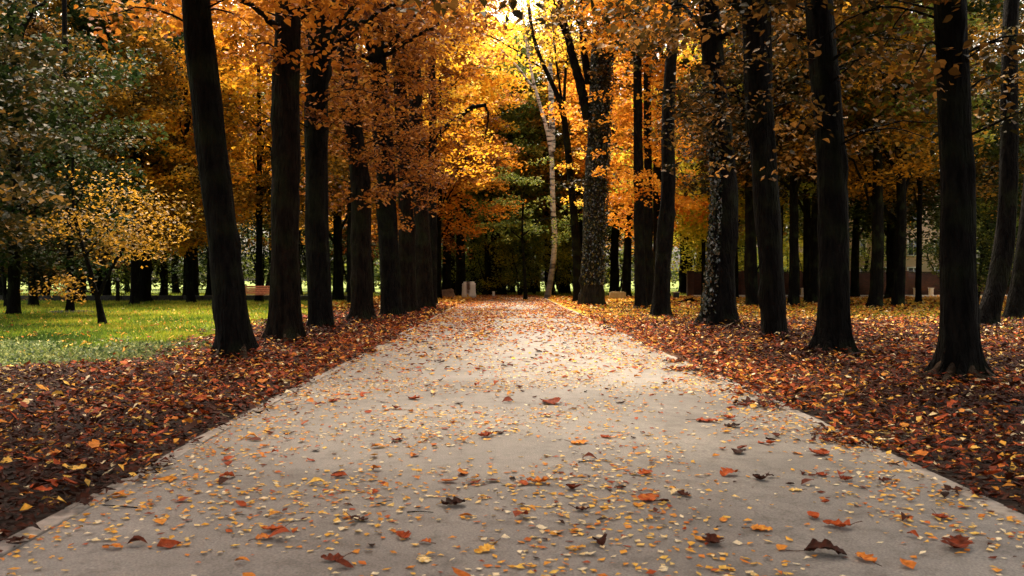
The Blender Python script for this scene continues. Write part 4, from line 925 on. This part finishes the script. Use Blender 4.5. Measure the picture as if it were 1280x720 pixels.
for zz in (1.7, 4.5, 7.2):
    for xx in (-5.4, -2.7, 0, 2.7, 5.4):
        wf = MB(); 
        for bx_ in (((xx, -.03, zz + .8), (1.3, .1, .1)), ((xx, -.03, zz - .8), (1.4, .16, .1)), ((xx - .6, -.03, zz), (.1, .1, 1.5)), ((xx + .6, -.03, zz), (.1, .1, 1.5)), ((xx, -.03, zz), (.06, .08, 1.5))): wf.box(*bx_)
        w_ = wf.build("window", M['frame'], B); MB().box((xx, .02, zz), (1.1, .06, 1.5)).build("pane", M['glass'], w_)

# ------------------------------------------------------------------ single large leaves and twigs on the path
def single_mat(name, t0):
    return litter_mat(name, LEAFCOLS)
def big_leaf(px, py, S, tint, curl, label, a=None, kind="leaf", asp=.6):
    d = D(py); x = X(px, d); rg = np.random.default_rng(int(px * 31 + py))
    P = np.zeros((1, 3)); nu, nv = 14, 4
    V, Fq, T = lying(P, np.array([S * .82]), rg, curl=(curl[0] * .35, curl[1] * .42), tilt=.06, nu=nu, nv=nv, aspect=(asp, asp + .1), tint=np.array([tint]), lift=.003, lobe=.22)
    u = np.linspace(-1, 1, nu + 1); T = np.clip(T + rg.normal(0, .05, len(T)), 0, 1)
    n0 = len(V)
    # stalk
    dirn = unit(V[(nv + 1) * 0 + nv // 2] - V[(nv + 1) * 3 + nv // 2]); b0 = V[nv // 2]
    st = np.array([b0, b0 + dirn * S * .18 + [0, 0, .004], b0 + dirn * S * .36 + [0, 0, .002]]); st[:, 2] = np.maximum(st[:, 2], .004)
    sv = []; 
    for q in st: sv += [q + [0, .0016, 0], q + [0, -.0016, 0], q + [0, 0, .003]]
    sf = [[n0 + k * 3 + i, n0 + k * 3 + (i + 1) % 3, n0 + k * 3 + 3 + (i + 1) % 3, n0 + k * 3 + 3 + i] for k in range(2) for i in range(3)]
    V = np.concatenate([V, sv]); T = np.concatenate([T, np.full(len(sv), .2)])
    me = npmesh("large_leaf", V, np.concatenate([Fq, sf]), smooth=True, tint=T)
    o = mobj("large_leaf", me, M['litter']); o.location = (x, d, float(camber(np.array(x))))
    tag(o, label, "leaf", "large fallen leaves on the path"); return o
big = [
 (503, 682, .115, .48, (.5, .9), "rust red leaf standing on edge near the bottom, left of centre"),
 (531, 689, .075, .60, (.2, .5), "small orange red leaf touching the upright rust leaf"),
 (750, 692, .12, .12, (.6, 1.0), "dark brown crumpled leaf near the bottom, right of centre"),
 (566, 641, .17, .06, (.4, .7), "long almost black leaf curled like a boat, left of centre"),
 (449, 659, .12, .12, (.3, .6), "dark brown leaf lying left of the black boat shaped leaf"),
 (688, 509, .34, .40, (.12, .25), "largest rust red leaf lying flat in the middle of the path"),
 (518, 503, .19, .46, (.4, .8), "red curled leaf at mid path, left of the largest one"),
 (416, 504, .20, .44, (.2, .4), "flat red leaf near the left kerb at mid path"),
 (284, 601, .12, .50, (.4, .8), "rust leaf alone between the left kerb and path middle"),
 (341, 671, .14, .56, (.4, .8), "folded orange red leaf in the lower left of the path"),
 (330, 681, .10, .68, (.2, .5), "pale orange leaf just below the folded orange red one"),
 (423, 599, .12, .22, (.3, .5), "thin brown leaf lying crosswise, left of path middle"),
 (497, 556, .14, .40, (.2, .5), "reddish flat leaf above the thin brown crosswise one"),
 (607, 552, .17, .46, (.5, .9), "peaked red leaf just left of path middle"),
 (625, 548, .11, .10, (.3, .6), "small black leaf right beside the peaked red leaf"),
 (672, 612, .17, .66, (.4, .8), "crumpled orange leaf right of the path middle"),
 (655, 614, .10, .58, (.1, .3), "flat orange brown leaf left of the crumpled orange one"),
 (716, 620, .12, .28, (.5, .9), "dark red domed leaf below and right of the crumpled orange one"),
 (728, 648, .10, .14, (.4, .8), "small dark folded leaf above the dark crumpled bottom leaf"),
 (757, 553, .13, .50, (.3, .6), "bright rust leaf at mid path right of the middle"),
 (725, 561, .18, .72, (.1, .3), "flat light orange leaf left of the bright rust one"),
 (806, 601, .14, .58, (.3, .6), "orange leaf with a darker tip, centre right of the path"),
 (811, 634, .19, .60, (.2, .5), "broad orange red leaf pair, lower centre right"),
 (798, 642, .09, .74, (.1, .3), "small bright orange leaf under the broad orange red pair"),
 (855, 628, .11, .18, (.3, .7), "dark brown leaf right of the broad orange red pair"),
 (912, 601, .16, .56, (.2, .5), "orange leaf cluster lying flat left of the upright black one"),
 (951, 606, .13, .08, (.7, 1.1), "upright near black folded leaf on the right half"),
 (964, 603, .07, .10, (.5, .8), "tiny black leaf touching the upright near black one"),
 (924, 572, .17, .07, (.2, .5), "black pointed leaf on the right half of the path"),
 (884, 531, .24, .46, (.1, .3), "long thin rust leaf on the right half, at mid path"),
 (912, 527, .16, .48, (.4, .8), "curled red leaf right above a black one, mid path"),
 (916, 538, .17, .05, (.4, .7), "black leaf directly under the curled red leaf"),
 (1027, 572, .20, .48, (.2, .5), "wide rust leaf close to the right edge litter"),
 (1030, 600, .11, .40, (.2, .5), "red brown leaf between the wide rust leaf and its neighbour"),
 (1060, 606, .11, .36, (.6, 1.0), "dark red cupped leaf near the right edge"),
 (1108, 607, .12, .2, (.4, .7), "brown leaf in yellow flakes at the right edge"),
 (1048, 667, .17, .54, (.2, .5), "rust orange leaf lying right, above the dark long clump"),
 (1034, 703, .22, .10, (.3, .5), "long dark leaf clump at the bottom right"),
 (1085, 710, .14, .68, (.2, .4), "orange leaf right of the long dark clump"),
 (892, 690, .15, .18, (.4, .8), "dark leaf with orange rim beside it, bottom right of centre"),
 (876, 686, .10, .76, (.1, .3), "yellow orange leaf overlapping the dark rimmed leaf"),
 (1200, 692, .22, .30, (.3, .6), "large brown red leaf at the lower right corner"),
 (1180, 654, .12, .42, (.3, .6), "rust leaf above the large corner leaf"),
 (996, 620, .10, .93, (.05, .15), "square pale cream leaf on the right half"),
 (953, 672, .13, .74, (.1, .3), "golden orange leaf lying bottom right of centre"),
 (605, 700, .12, .84, (.1, .3), "pair of golden yellow leaves at the bottom middle"),
 (530, 712, .11, .95, (.1, .3), "pale leaf with a dark edge at the bottom, below the upright rust leaf"),
 (415, 710, .12, .30, (.2, .5), "brown leaf at the very bottom, left of centre"),
 (145, 690, .09, .70, (.2, .4), "small orange leaf by the left kerb at the bottom"),
 (1068, 500, .2, .5, (.3, .6), "orange leaf on top of the litter beside the right edge"),
]
for (px, py, S, t_, cu, lab) in big: big_leaf(px, py, S, t_, cu, lab)
for (px, py, Ln, a, lab) in ((735, 585, .13, .25, "short straight twig lying right of the path middle"), (480, 637, .12, .9, "dark twig lying left of the black boat shaped leaf"), (730, 583, .05, 2, "tiny dark stick left of the straight twig"),
                             (150, 636, .22, 2.9, "long thin twig near the left kerb"), (525, 650, .14, -.1, "fine pale stalk below the black boat shaped leaf")):
    d = D(py); x = X(px, d); mb = MB(); mb.tube(bez([(-Ln / 2, 0, .004), (0, Ln * .04, .010), (Ln / 2, 0, .006)], 4), np.linspace(.0035, .002, 9), n=5)
    o = mb.build("twig", M['bark'], smooth=True); o.location = (x, d, float(camber(np.array(x)))); o.rotation_euler = (0, 0, a); tag(o, lab, "twig")
